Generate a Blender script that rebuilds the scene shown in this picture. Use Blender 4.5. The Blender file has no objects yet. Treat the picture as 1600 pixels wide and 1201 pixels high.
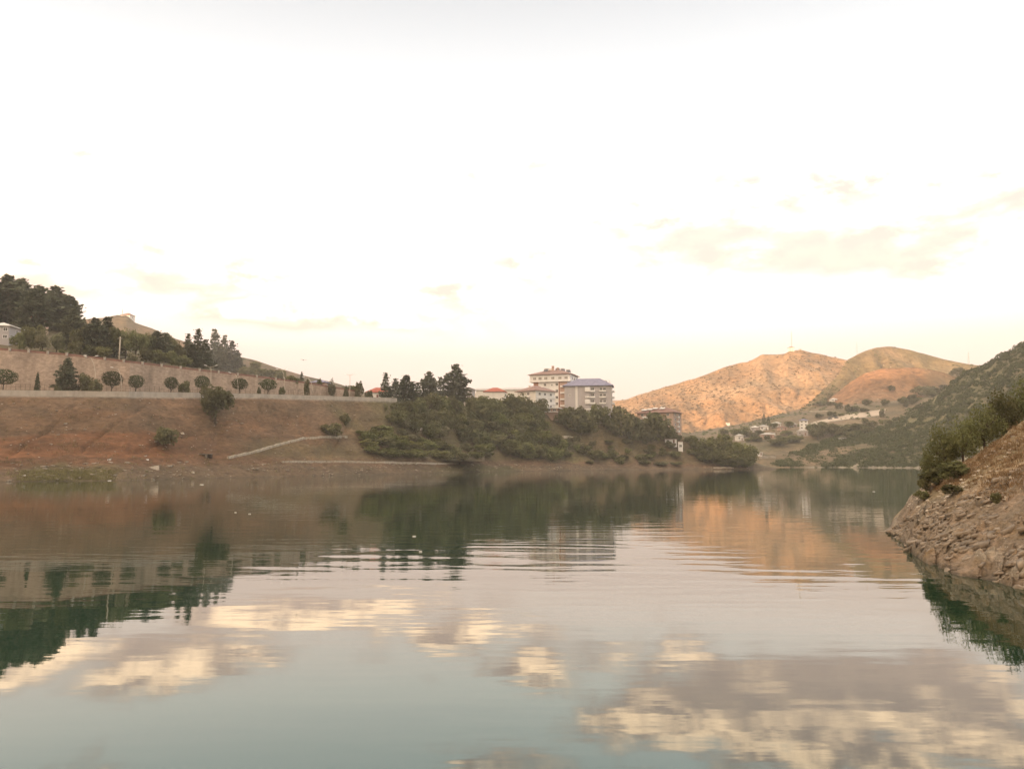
import bpy, math, random
import numpy as np
from mathutils import Vector, Matrix
from mathutils.bvhtree import BVHTree

random.seed(11)
RNG = np.random.default_rng(11)
SC = bpy.context.scene
COL = SC.collection
PI = math.pi

# ------------------------------------------------------------------ camera
F = 1250.0
HORIZON = 720.0
CAM_Z = 5.0
PITCH = math.atan((HORIZON - 600.5) / F)
CP, SP = math.cos(PITCH), math.sin(PITCH)

def ray(px, py):
    u = 600.5 - py
    return np.array([px - 800.0, CP * F - SP * u, SP * F + CP * u])

def at(px, py, D):
    """point seen at (px, py) of the 1600 px photograph, D metres ahead of the camera"""
    d = ray(px, py)
    t = D / d[1]
    return Vector((d[0] * t, D, CAM_Z + d[2] * t))

cam = bpy.data.cameras.new('camera')
cam.sensor_width = 36.0
cam.lens = 36.0 * F / 1600.0
cam.clip_start = 0.1
cam.clip_end = 20000
camo = bpy.data.objects.new('camera', cam)
camo.location = (0, 0, CAM_Z)
camo.rotation_euler = (PI / 2 + PITCH, 0, 0)
COL.objects.link(camo)
SC.camera = camo

# ------------------------------------------------------------------ helpers
def tag(o, label=None, cat=None, group=None, kind=None):
    if label: o['label'] = label
    if cat: o['category'] = cat
    if group: o['group'] = group
    if kind: o['kind'] = kind
    return o

def empty(name, loc, rz=0.0, scale=None):
    o = bpy.data.objects.new(name, None)
    o.empty_display_size = 0.5
    o.location = loc
    o.rotation_euler = (0, 0, rz)
    if scale: o.scale = scale
    COL.objects.link(o)
    return o

def link(name, mesh, parent=None):
    o = bpy.data.objects.new(name, mesh)
    COL.objects.link(o)
    if parent: o.parent = parent
    return o

def np_mesh(name, verts, faces, mat, smooth=False, k=4):
    """fast mesh from arrays; faces: (n, k)"""
    verts = np.asarray(verts, np.float32); faces = np.asarray(faces, np.int32)
    me = bpy.data.meshes.new(name)
    n = len(faces)
    me.vertices.add(len(verts)); me.vertices.foreach_set('co', verts.ravel())
    me.loops.add(n * k); me.loops.foreach_set('vertex_index', faces.ravel())
    me.polygons.add(n)
    me.polygons.foreach_set('loop_start', np.arange(0, n * k, k, dtype=np.int32))
    me.polygons.foreach_set('loop_total', np.full(n, k, np.int32))
    if smooth: me.polygons.foreach_set('use_smooth', np.ones(n, bool))
    me.update(calc_edges=True)
    if mat: me.materials.append(mat)
    return me

class MB:
    """collects boxes, prisms and tubes into one mesh"""
    def __init__(s): s.v = []; s.f = []
    def add(s, vs, fs):
        b = len(s.v); s.v += [tuple(v) for v in vs]; s.f += [tuple(b + i for i in f) for f in fs]; return s
    def box(s, x0, y0, z0, x1, y1, z1):
        return s.add([(x0,y0,z0),(x1,y0,z0),(x1,y1,z0),(x0,y1,z0),(x0,y0,z1),(x1,y0,z1),(x1,y1,z1),(x0,y1,z1)],
                     [(0,3,2,1),(4,5,6,7),(0,1,5,4),(1,2,6,5),(2,3,7,6),(3,0,4,7)])
    def cbox(s, x, y, z, w, d, h): return s.box(x-w/2, y-d/2, z, x+w/2, y+d/2, z+h)
    def tube(s, pts, rad, n=8):
        pts = [Vector(p) for p in pts]
        if not isinstance(rad, (list, tuple)): rad = [rad] * len(pts)
        b = len(s.v); m = len(pts)
        for i, p in enumerate(pts):
            d = (pts[min(i+1, m-1)] - pts[max(i-1, 0)]).normalized()
            a = d.cross(Vector((0, 0, 1)) if abs(d.z) < .95 else Vector((1, 0, 0))).normalized()
            c = d.cross(a)
            for k in range(n):
                t = 2 * PI * k / n
                s.v.append(tuple(p + (a * math.cos(t) + c * math.sin(t)) * rad[i]))
        for i in range(m - 1):
            for k in range(n):
                k2 = (k + 1) % n
                s.f.append((b+i*n+k, b+i*n+k2, b+(i+1)*n+k2, b+(i+1)*n+k))
        s.f.append(tuple(b + k for k in range(n))[::-1]); s.f.append(tuple(b + (m-1)*n + k for k in range(n)))
        return s
    def hip(s, w, d, h, z, ridge=None, t=0.25):
        """hip roof over w x d (overhang included) with a fascia of thickness t"""
        x, y = w/2, d/2
        if ridge is None: ridge = max(0.0, (max(w, d) - min(w, d)) / 2)
        a = (ridge, 0) if w >= d else (0, ridge)
        vs = [(-x,-y,z),(x,-y,z),(x,y,z),(-x,y,z),(-x,-y,z+t),(x,-y,z+t),(x,y,z+t),(-x,y,z+t),
              (-a[0],-a[1],z+t+h),(a[0],a[1],z+t+h)]
        fs = [(0,3,2,1),(0,1,5,4),(1,2,6,5),(2,3,7,6),(3,0,4,7)]
        if w >= d: fs += [(4,5,9,8),(5,6,9),(6,7,8,9),(7,4,8)]
        else: fs += [(4,5,8),(5,6,9,8),(6,7,9),(7,4,8,9)]
        return s.add(vs, fs)
    def gable(s, w, d, h, z, t=0.2):
        x, y = w/2, d/2
        return s.add([(-x,-y,z),(x,-y,z),(x,y,z),(-x,y,z),(-x,-y,z+t),(x,-y,z+t),(x,y,z+t),(-x,y,z+t),(-x,0,z+t+h),(x,0,z+t+h)],
                     [(0,3,2,1),(0,1,5,4),(1,2,6,9,5),(2,3,7,6),(3,0,4,8,7),(4,5,9,8),(6,7,8,9)])
    def mesh(s, name, mat, smooth=False):
        me = bpy.data.meshes.new(name)
        me.from_pydata(s.v, [], s.f); me.update()
        if smooth:
            for p in me.polygons: p.use_smooth = True
        me.materials.append(mat)
        return me
    def build(s, name, mat, parent=None, smooth=False): return link(name, s.mesh(name, mat, smooth), parent)

# ------------------------------------------------------------------ noise
def _hash(i, j, seed):
    h = (i * 374761393 + j * 668265263 + seed * 974711) & 0xFFFFFFFF
    h = ((h ^ (h >> 13)) * 1274126177) & 0xFFFFFFFF
    return ((h ^ (h >> 16)) & 0xFFFF) / 65535.0

def vnoise(x, y, seed=0):
    xi = np.floor(x).astype(np.int64); yi = np.floor(y).astype(np.int64)
    fx, fy = x - xi, y - yi
    fx = fx * fx * (3 - 2 * fx); fy = fy * fy * (3 - 2 * fy)
    a, b = _hash(xi, yi, seed), _hash(xi + 1, yi, seed)
    c, d = _hash(xi, yi + 1, seed), _hash(xi + 1, yi + 1, seed)
    return (a * (1-fx) + b * fx) * (1-fy) + (c * (1-fx) + d * fx) * fy

def fbm(x, y, seed=0, o=4):
    x = np.asarray(x, float); y = np.asarray(y, float)
    t = 0; a = .5; n = 0
    for k in range(o):
        t = t + a * (vnoise(x, y, seed + k) - .5); n += a; x = x * 2.03 + 7.1; y = y * 2.03 - 3.7; a *= .5
    return t / n * 2      # about -1..1

def sstep(e0, e1, x):
    t = np.clip((x - e0) / (e1 - e0), 0, 1); return t * t * (3 - 2 * t)

# ------------------------------------------------------------------ materials
class NT:
    def __init__(s, name):
        s.m = bpy.data.materials.new(name); s.m.use_nodes = True
        s.t = s.m.node_tree; s.n = s.t.nodes; s.l = s.t.links
        s.b = s.n['Principled BSDF']
        s.b.inputs['Roughness'].default_value = .9
        s.b.inputs['Specular IOR Level'].default_value = .2
    def node(s, typ, **kw):
        o = s.n.new(typ)
        for k, v in kw.items(): setattr(o, k, v)
        return o
    def c(s, a, b): s.l.new(a, b)
    def coord(s, what='Object', scale=(1,1,1), rot=(0,0,0)):
        tc = s.node('ShaderNodeTexCoord'); mp = s.node('ShaderNodeMapping')
        mp.inputs['Scale'].default_value = scale; mp.inputs['Rotation'].default_value = rot
        s.c(tc.outputs[what], mp.inputs['Vector']); return mp.outputs[0]
    def noise(s, vec, scale, detail=4, rough=.55, dist=0):
        o = s.node('ShaderNodeTexNoise'); o.inputs['Scale'].default_value = scale
        o.inputs['Detail'].default_value = detail; o.inputs['Roughness'].default_value = rough; o.inputs['Distortion'].default_value = dist
        if vec is not None: s.c(vec, o.inputs['Vector'])
        return o.outputs['Fac']
    def ramp(s, fac, stops):
        o = s.node('ShaderNodeValToRGB'); e = o.color_ramp.elements
        while len(e) < len(stops): e.new(.5)
        for q, (p, c) in zip(e, stops): q.position = p; q.color = (*c, 1) if len(c) == 3 else c
        s.c(fac, o.inputs[0]); return o.outputs[0]
    def mul(s, a, b, fac=1.0, mode='MULTIPLY'):
        o = s.node('ShaderNodeMix', data_type='RGBA', blend_type=mode); o.inputs[0].default_value = fac
        for x, k in ((a, 6), (b, 7)):
            if hasattr(x, 'is_linked'): s.c(x, o.inputs[k])
            else: o.inputs[k].default_value = (*x, 1)
        return o.outputs[2]
    def mixf(s, fac, a, b):
        o = s.mul(a, b, 1.0, 'MIX'); s.c(fac, o.node.inputs[0]); return o
    def bump(s, h, strength, dist):
        o = s.node('ShaderNodeBump'); o.inputs['Strength'].default_value = strength; o.inputs['Distance'].default_value = dist
        s.c(h, o.inputs['Height']); s.c(o.outputs[0], s.b.inputs['Normal'])
    def base(s, c): s.c(c, s.b.inputs['Base Color'])

def plain(name, col, rough=.8, var=.18, scale=.6, metal=0.0, spec=.3):
    """painted, plastered or metal surface with mottling and vertical streaks"""
    t = NT(name); v = t.coord('Object', (1, 1, .35))
    n = t.noise(v, scale, 5, .6)
    g = t.ramp(n, [(.3, (1 - var,) * 3), (.7, (1 + var * .3,) * 3)])
    t.base(t.mul(col, g)); t.b.inputs['Roughness'].default_value = rough
    t.b.inputs['Metallic'].default_value = metal; t.b.inputs['Specular IOR Level'].default_value = spec
    return t.m

def foliage(name, dark, mid, light, sc=7.0):
    t = NT(name)
    oi = t.node('ShaderNodeObjectInfo')
    n = t.noise(t.coord('Object'), sc, 3, .6)
    col = t.ramp(n, [(.32, dark), (.5, mid), (.68, light)])
    hv = t.node('ShaderNodeHueSaturation')
    mr = t.node('ShaderNodeMapRange'); mr.inputs[3].default_value = .68; mr.inputs[4].default_value = 1.38
    t.c(oi.outputs['Random'], mr.inputs[0]); t.c(mr.outputs[0], hv.inputs['Value'])
    mr2 = t.node('ShaderNodeMapRange'); mr2.inputs[3].default_value = .485; mr2.inputs[4].default_value = .515
    w = t.node('ShaderNodeMath', operation='FRACT'); w2 = t.node('ShaderNodeMath', operation='MULTIPLY'); w2.inputs[1].default_value = 7.31
    t.c(oi.outputs['Random'], w2.inputs[0]); t.c(w2.outputs[0], w.inputs[0]); t.c(w.outputs[0], mr2.inputs[0]); t.c(mr2.outputs[0], hv.inputs['Hue'])
    t.c(col, hv.inputs['Color'])
    d = t.node('ShaderNodeBsdfDiffuse'); tr = t.node('ShaderNodeBsdfTranslucent'); mx = t.node('ShaderNodeMixShader')
    mx.inputs[0].default_value = .42
    t.c(hv.outputs[0], d.inputs[0]); t.c(hv.outputs[0], tr.inputs[0])
    t.c(d.outputs[0], mx.inputs[1]); t.c(tr.outputs[0], mx.inputs[2])
    out = t.n['Material Output']; t.c(mx.outputs[0], out.inputs[0])
    t.n.remove(t.b)
    return t.m

def soil(name, fine=.9, coarse=.06, speck=.25, speck_col=(.42,.38,.32), bump=.5, bdist=.5, stretch=(1,1,2.5)):
    """ground whose base colour is the 'albedo' attribute, broken up by clods, stones and scrub litter"""
    t = NT(name)
    at_ = t.node('ShaderNodeAttribute'); at_.attribute_name = 'albedo'
    v = t.coord('Object', stretch)
    n1 = t.noise(v, fine, 6, .68); n2 = t.noise(v, coarse, 4, .6)
    g1 = t.ramp(n1, [(.26, (.34,) * 3), (.48, (.95,) * 3), (.76, (1.6,) * 3)])
    g2 = t.ramp(n2, [(.3, (.72, .76, .74)), (.7, (1.25, 1.18, 1.12))])
    c = t.mul(t.mul(at_.outputs['Color'], g1), g2)
    if speck:
        vo = t.node('ShaderNodeTexVoronoi'); vo.inputs['Scale'].default_value = fine * .9
        t.c(v, vo.inputs['Vector'])
        m = t.ramp(vo.outputs['Distance'], [(.10, (1,) * 3), (.16, (0,) * 3)])
        sep = t.node('ShaderNodeSeparateColor'); t.c(vo.outputs['Color'], sep.inputs[0])
        m2 = t.ramp(sep.outputs[0], [(1 - speck, (0,) * 3), (1 - speck + .02, (1,) * 3)])
        mm = t.mul(m, m2)
        c = t.mixf(mm, c, speck_col)
    t.base(c)
    t.bump(n1, bump, bdist)
    return t.m

M = {}
M['bank'] = soil('bank_soil', .55, .05, .12, (.40,.34,.28), .7, .7)
M['hill'] = soil('dry_hill_soil', .16, .022, .1, (.45,.35,.26), .8, 3.0, (1,1,1.0))
M['green_hill'] = soil('scrub_hill_soil', .3, .03, .1, (.36,.33,.27), .8, 1.5, (1,1,1.2))
M['rock_bank'] = soil('rocky_bank_soil', 3.2, .35, .10, (.36,.33,.29), .8, .12, (1,1,2.2))
M['pine'] = foliage('pine_needles', (.062,.068,.042), (.112,.118,.074), (.155,.16,.105), 5)
M['leaf'] = foliage('broad_leaves', (.100,.100,.045), (.165,.160,.074), (.22,.212,.11), 5)
M['leaf_light'] = foliage('pale_leaves', (.12,.115,.06), (.19,.18,.10), (.25,.235,.145), 5)
M['leaf_green'] = foliage('fresh_green_leaves', (.105,.112,.038), (.18,.182,.068), (.235,.23,.10), 5)
M['topiary'] = foliage('clipped_leaves', (.036,.044,.018), (.064,.074,.034), (.10,.108,.052), 9)
M['scrub'] = foliage('scrub_leaves', (.080,.100,.036), (.128,.150,.056), (.180,.19,.085), .35)
M['hillscrub'] = foliage('dry_scrub_leaves', (.13,.105,.058), (.175,.135,.075), (.22,.17,.10), .1)
M['dry_grass'] = foliage('dry_grass_blades', (.20,.135,.07), (.29,.20,.105), (.38,.27,.15), 1.2)
M['grass'] = foliage('shore_grass_blades', (.12,.11,.045), (.17,.155,.065), (.22,.195,.09), .8)
M['bark'] = plain('bark', (.10,.075,.055), .95, .4, 6)
M['concrete'] = plain('concrete', (.44,.38,.32), .9, .3, .5)
M['pale_stone'] = plain('pale_stone', (.55,.47,.38), .9, .3, 1.5)
M['beach_stone'] = plain('beach_stone', (.36,.30,.24), .92, .4, 1.5)
M['wall_stone'] = plain('wall_stone', (.44,.375,.30), .92, .4, 1.5)
M['rock'] = plain('grey_rock', (.24,.195,.155), .92, .5, 2.5)
M['white'] = plain('white_paint', (.84,.81,.79), .6, .12, .3)
M['cream'] = plain('cream_plaster', (.76,.72,.68), .8, .15, .3)
M['greywall'] = plain('grey_plaster', (.46,.42,.42), .85, .15, .3)
M['pinkwall'] = plain('pink_plaster', (.52,.36,.29), .85, .15, .3)
M['brownwall'] = plain('brown_plaster', (.40,.27,.20), .85, .15, .3)
M['redpanel'] = plain('red_brown_panel', (.40,.20,.14), .8, .1, .3)
M['glass'] = plain('window_glass', (.10,.095,.09), .15, .2, .5, 0, .5)
M['glass_light'] = plain('curtained_window_glass', (.32,.28,.24), .3, .2, .5, 0, .5)
M['dark'] = plain('dark_metal', (.05,.047,.045), .5, .2, 3)
M['steel'] = plain('galvanised_steel', (.46,.44,.41), .45, .2, 2, .4)
M['panel'] = plain('solar_panel_glass', (.07,.06,.07), .25, .2, 3, 0, .5)
M['bluecar'] = plain('dark_car_paint', (.05,.05,.06), .3, .1, 1, 0, .5)
M['rubber'] = plain('rubber', (.03,.03,.03), .8, .1, 3)
M['foam'] = plain('white_foam', (.6,.57,.52), .7, .1, 3)

def roof_tiles(name, col):
    t = NT(name)
    w = t.node('ShaderNodeTexWave', wave_type='BANDS', bands_direction='X'); w.inputs['Scale'].default_value = 1.6; w.inputs['Distortion'].default_value = .4
    t.c(t.coord('Object'), w.inputs['Vector'])
    n = t.noise(t.coord('Object'), .7, 5, .65)
    g = t.ramp(n, [(.3, (.7,) * 3), (.7, (1.15,) * 3)])
    g2 = t.ramp(w.outputs['Fac'], [(0, (.85,) * 3), (1, (1.05,) * 3)])
    t.base(t.mul(t.mul(col, g), g2)); return t.m
M['terracotta'] = roof_tiles('terracotta_tiles', (.31,.20,.17))
M['redroof'] = roof_tiles('red_roof_tiles', (.42,.13,.09))
M['blueroof'] = roof_tiles('blue_grey_roof_sheet', (.26,.25,.34))
M['greyroof'] = roof_tiles('pale_grey_roof_sheet', (.52,.48,.45))
M['whiteroof'] = roof_tiles('white_roof_sheet', (.72,.68,.63))
M['brownroof'] = roof_tiles('brown_roof_tiles', (.27,.16,.13))

def masonry(name, c1, c2, mortar, bw=1.1, bh=.5):
    t = NT(name)
    br = t.node('ShaderNodeTexBrick'); br.inputs['Scale'].default_value = 1.0
    br.inputs['Brick Width'].default_value = bw; br.inputs['Row Height'].default_value = bh; br.inputs['Mortar Size'].default_value = .04
    br.inputs['Color1'].default_value = (*c1, 1); br.inputs['Color2'].default_value = (*c2, 1); br.inputs['Mortar'].default_value = (*mortar, 1)
    t.c(t.coord('UV'), br.inputs['Vector'])
    n = t.noise(t.coord('Object'), .12, 6, .68); g = t.ramp(n, [(.3, (.74, .74, .72)), (.7, (1.18, 1.15, 1.12))])
    n2 = t.noise(t.coord('Object', (1, 1, .12)), .35, 4, .6); g2 = t.ramp(n2, [(.35, (.82,) * 3), (.6, (1.06,) * 3)])
    n3 = t.noise(t.coord('Object', (1, 1, 1.6)), .9, 4, .7); g3 = t.ramp(n3, [(.3, (.72,) * 3), (.7, (1.2,) * 3)])
    t.base(t.mul(t.mul(t.mul(br.outputs['Color'], g), g2), g3)); t.bump(br.outputs['Fac'], .4, -.1)
    return t.m
M['masonry'] = masonry('coursed_stone', (.46,.35,.275), (.38,.285,.225), (.41,.325,.265))
# ------------------------------------------------------------------ terrain
ALB = dict(lake_bank=.68, rocky_bank=.86, dry_hill=.78, far_hillside=.72, hill_spur=.66, village_terrace=.74, olive_hill=.85)
TV, TF = [], []       # everything the ground rays may hit
def interp(px, keys, vals): return np.interp(px, keys, vals)

def row_pts(pxs, row):
    keys = row['px']; D = interp(pxs, keys, row['D'])
    if 'z' in row:
        z = interp(pxs, keys, row['z']) if isinstance(row['z'], (list, tuple)) else np.full(len(pxs), float(row['z']))
        py = np.full(len(pxs), 690.0)
        d = np.array([ray(p, 690.0) for p in pxs]); x = d[:, 0] * D / d[:, 1]
    else:
        py = interp(pxs, keys, row['py'])
        d = np.array([ray(p, q) for p, q in zip(pxs, py)]); t = D / d[:, 1]
        x = d[:, 0] * t; z = CAM_Z + d[:, 2] * t
    return np.stack([x, D, z], 1)

def loft(name, pxs, rows, segs, mat, colour, disp=None, kind='structure', hit=True):
    P = [row_pts(pxs, r) for r in rows]
    G, T = [], []
    for i, s in enumerate(segs):
        for k in range(s):
            t = k / s; G.append(P[i] * (1 - t) + P[i+1] * t); T.append(i + t)
    G.append(P[-1]); T.append(len(segs))
    G = np.array(G); T = np.array(T)
    nr, nc = G.shape[:2]
    PX = np.broadcast_to(pxs, (nr, nc)); TT = np.broadcast_to(T[:, None], (nr, nc))
    if disp is not None: G = disp(G, PX, TT)
    V = G.reshape(-1, 3)
    i = np.arange(nr - 1)[:, None] * nc + np.arange(nc - 1)[None, :]
    faces = np.stack([i, i + 1, i + nc + 1, i + nc], -1).reshape(-1, 4)
    me = np_mesh(name, V, faces, mat, True)
    rgb = colour(G, PX, TT).reshape(-1, 3)
    a = me.attributes.new('albedo', 'FLOAT_COLOR', 'POINT')
    a.data.foreach_set('color', np.concatenate([np.clip(rgb * ALB.get(name, 1.0), .01, .8), np.ones((len(rgb), 1))], 1).astype(np.float32).ravel())
    o = link(name, me)
    if kind: o['kind'] = kind
    if hit:
        b = len(TV); TV.extend(map(tuple, V.tolist())); TF.extend((faces + b).tolist())
    return o, G

def mixc(a, b, t): return np.asarray(a) * (1 - t[..., None]) + np.asarray(b) * t[..., None]
def const(c, shape): return np.broadcast_to(np.asarray(c, float), shape + (3,)).copy()

# ---- the bank across the water: beach, cut slope, promenade, the hill behind its wall
BK = [-1600, -500, 0, 200, 400, 600, 800, 1000, 1100, 1190, 1215]
b1 = np.array([112, 170, 195, 208, 250, 298, 390, 446, 470, 480, 484.])
b2 = b1 + [12, 12, 12, 12, 13, 13, 13, 13, 9, 3, 1]
b3 = b1 + [28, 28, 28, 28, 30, 30, 32, 30, 20, 6, 1.6]
b4 = b1 + [45, 45, 45, 46, 47, 52, 56, 50, 36, 10, 2.2]
b5 = b4 + [22, 22, 22, 22, 22, 24, 40, 44, 40, 20, 4]
b7 = b5 + [100, 100, 100, 100, 90, 80, 90, 70, 50, 30, 8]
py4 = [574, 617, 618, 620, 621, 626, 640, 664, 690, 729, 732.4]
def z_at(py, D, px): return [at(p, q, d).z for p, q, d in zip(px, py, D)]
z4 = np.array(z_at(py4, b4, BK))
WALLPX = [-1600, -500, 0, 100, 200, 300, 400, 480, 560]
WALLPY = [432, 498, 548, 556, 567.5, 579, 590, 600, 613]
d5w = np.interp(WALLPX, BK, b5)
zw = np.array(z_at(WALLPY, d5w, WALLPX))
z6 = np.interp(BK, WALLPX + [620], list(zw) + [float(np.interp(620, BK, z4))])
z6 = np.where(np.array(BK) > 600, z4 + .3, z6)
py7 = [410, 440, 492, 543, 594, 622, 636, 658, 684, 726, 732]
PXB = np.concatenate([np.arange(-1600, 0, 14), np.arange(0, 1216, 4.0)])
shore_py = np.interp
def bank_disp(G, PX, T):
    x, y = G[..., 0], G[..., 1]
    m = sstep(1.05, 1.4, T) * (1 - sstep(3.8, 4.0, T)) + .8 * sstep(5.1, 5.5, T)
    w = np.clip((1215 - PX) / 120, 0, 1)
    rocky = sstep(1.0, 1.1, T) * (1 - sstep(1.9, 2.1, T))
    G = G.copy()
    gul = np.abs(fbm(x * .07 + 3, y * .012, 37, 3)); G[..., 2] -= w * sstep(2.0, 2.5, T) * (1 - sstep(3.6, 3.95, T)) * 1.5 * sstep(.12, .0, gul)
    G[..., 2] += w * (m * (1.3 * fbm(x * .05, y * .05, 3) + .7 * fbm(x * .22, y * .22, 5)) + rocky * .55 * fbm(x * .35, y * .5, 9))
    # shoreline wobble and gullies down the cut slope
    sl = np.exp(-((T - 1) / .35) ** 2)
    G[..., 1] += w * (sl * 2.5 * fbm(x * .06, x * .013, 21) + m * 2.0 * fbm(x * .12, y * .02, 31))
    # the trodden ledge above the beach
    return G
def bank_col(G, PX, T):
    x, y, z = G[..., 0], G[..., 1], G[..., 2]
    s = x.shape
    n = fbm(x * .04, y * .08, 41); n2 = fbm(x * .15, y * .25, 43)
    c = const((.20,.114,.066), s)                                         # general brown earth
    left = 1 - sstep(240, 420, PX + n * 60)
    red = left * sstep(2.0, 2.08, T + n2 * .06) * (1 - sstep(2.88, 3.05, T + n2 * .10 + n * .1))
    c = mixc(c, (.19,.084,.038), np.clip(red, 0, 1) * .9)
    redl = left * sstep(1.7, 1.85, T) * (1 - sstep(2.0, 2.1, T)); c = mixc(c, (.18,.092,.05), redl * .8)
    band = left * sstep(2.9, 3.05, T + n2 * .1) * (1 - sstep(3.35, 3.55, T + n2 * .15)); c = mixc(c, (.135,.085,.05), band * .8)
    up = sstep(3.4, 3.7, T + n * .2); c = mixc(c, (.22,.14,.088), up * .8)
    r600 = sstep(380, 560, PX + n * 60) * (1 - sstep(1.9, 2.0, T) * 0)
    c = mixc(c, (.195,.135,.09), r600 * .6)
    grn = sstep(500, 620, PX + n * 80) * (1 - .45 * sstep(880, 960, PX + n * 40)) * sstep(2.0, 2.3, T + n2 * .3)
    c = mixc(c, (.125,.125,.05), np.clip(grn * (.6 + .5 * n), 0, 1))
    gb = sstep(340, 430, PX) * (1 - sstep(520, 640, PX)) * sstep(2.0, 2.2, T) * (1 - sstep(2.6, 2.9, T)); c = mixc(c, (.15,.12,.06), gb * .6)
    beach = (1 - sstep(1.55, 1.8, T + n2 * .2)) ; c = mixc(c, (.165,.12,.08), beach * .8)
    gr = beach * sstep(20, 60, PX) * (1 - sstep(150, 210, PX)) + beach * sstep(650, 720, PX) * (1 - sstep(780, 830, PX)); c = mixc(c, (.12,.11,.045), np.clip(gr, 0, 1) * .75)
    wet = (1 - sstep(1.03, 1.14, T)); c = mixc(c, (.12,.09,.06), wet * .7)
    prom = sstep(3.97, 4.0, T) * (1 - sstep(4.95, 5.0, T)) * (1 - sstep(600, 680, PX)); c = mixc(c, (.36,.32,.28), prom)
    hill = sstep(5.0, 5.1, T); c = mixc(c, (.20,.15,.09), hill); c = mixc(c, (.12,.12,.06), hill * np.clip(.4 + n, 0, 1))
    led = left * np.exp(-((T - 2.02) / .022) ** 2); c = mixc(c, (.07,.04,.022), led * .8)
    led2 = left * np.exp(-((T - 3.0 - .06 * n) / .03) ** 2) * np.clip(.5 + n2, 0, 1); c = mixc(c, (.09,.055,.035), led2 * .7)
    bandz = fbm(x * .008, z * .9, 47); c = c * (1 + .25 * bandz * sstep(1.9, 2.1, T) * (1 - sstep(3.9, 4, T)))[..., None]
    return c * (1 + .22 * n2)[..., None]
loft('lake_bank', PXB,
     [dict(px=BK, D=b1 - 25, z=-4), dict(px=BK, D=b1, z=0.0),
      dict(px=BK, D=b2, py=[722, 722, 719, 718, 719, 722, 723.5, 725, 727.5, 731.5, 732.9]),
      dict(px=BK, D=b3, py=[650, 676, 679, 676, 676, 690, 698, 704, 714, 730.4, 732.6]),
      dict(px=BK, D=b4, z=list(z4)), dict(px=BK, D=b5, z=list(z4 + .2)), dict(px=BK, D=b5 + 1.5, z=list(z6)),
      dict(px=BK, D=b7, py=py7), dict(px=BK, D=b7 + 120, z=list(np.array(z_at(py7, b7, BK)) * .7)), dict(px=BK, D=b7 + 220, z=-8)],
     [6, 12, 16, 18, 4, 1, 14, 6, 4], M['bank'], bank_col, bank_disp)

# ---- the brown hill far behind the left trees, the last sun on its top
HFX = [-2400, -700, -200, 0, 130, 165, 182, 198, 210, 240, 270, 310, 350, 400, 430, 470, 520, 600, 760]
HFY = [440, 470, 495, 502, 499, 496, 492, 492.5, 503, 514, 528, 540, 552, 563, 573, 585, 597, 622, 650]
HFD = [560, 900, 920, 920, 900, 890, 885, 880, 875, 860, 840, 820, 800, 770, 750, 730, 710, 690, 680]
def hill_disp(amp, f, seed, crest):
    def fn(G, PX, T):
        x, y = G[..., 0], G[..., 1]
        G = G.copy()
        mid = np.clip(np.sin(np.clip(T / crest, 0, 1) * PI), 0, 1)
        nn = fbm(x * f * 1.6, y * f * .5, seed)
        G[..., 1] += amp * mid * (1 - np.abs(nn) * 2.4)
        G[..., 2] += amp * (.10 + .22 * mid) * fbm(x * f * 3, y * f * 3, seed + 5) * (T > .05) * np.where(np.abs(T - crest) < .02, .7, 1)
        return G
    return fn
def hillfar_col(G, PX, T):
    x, y = G[..., 0], G[..., 1]; n = fbm(x * .02, y * .02, 51)
    c = const((.24,.165,.115), x.shape); return mixc(c, (.12,.11,.065), np.clip(.5 + n * 1.4, 0, 1))
loft('far_hillside', np.arange(-2400, 761, 7.0),
     [dict(px=HFX, D=[d - 330 for d in HFD], z=5), dict(px=HFX, D=HFD, py=HFY), dict(px=HFX, D=[d + 300 for d in HFD], z=-10)],
     [30, 8], M['hill'], hillfar_col, hill_disp(10, .012, 6, 1.0))

# ---- distant ridge closing the valley
RX = [-1200, -600, 0, 500, 700, 760, 860, 950, 1100, 1500, 2000, 2900]
loft('distant_ridge', np.arange(-1200, 2901, 20.0),
     [dict(px=RX, D=[1500] * 12, z=0), dict(px=RX, D=[2000] * 12, py=[600, 610, 620, 622, 618, 612, 616, 625, 630, 600, 560, 540]), dict(px=RX, D=[2600] * 12, z=-10)],
     [14, 5], M['hill'], lambda G, PX, T: const((.26,.19,.14), G.shape[:2]), hill_disp(25, .004, 8, 1.0))

# ---- sunlit dry hill
H1X = [700, 800, 900, 980, 1000, 1050, 1087, 1110, 1140, 1169, 1190, 1209, 1226, 1235, 1252, 1269, 1290, 1321, 1400, 1500, 1750]
H1Y = [668, 655, 640, 624, 616, 601, 591, 582, 571, 565, 553, 554, 553, 548, 547, 551.5, 555.5, 561.5, 580, 610, 660]
def hill1_col(G, PX, T):
    x, y, z = G[..., 0], G[..., 1], G[..., 2]
    n = fbm(x * .012, y * .012, 61); n2 = fbm((x * .6 + z * .9) * .03, (x * .4 - z) * .012, 63); n3 = fbm(x * .06, z * .06, 64)
    c = const((.43,.25,.13), x.shape)
    c = mixc(c, (.29,.175,.095), np.clip(.3 + n2 * 1.9, 0, 1) * .85)
    c = mixc(c, (.43,.29,.18), np.clip(n * 1.4, 0, 1))
    c = mixc(c, (.40,.19,.09), sstep(.62, .1, T) * .5)
    return c * (1 + .25 * n3)[..., None]
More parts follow.
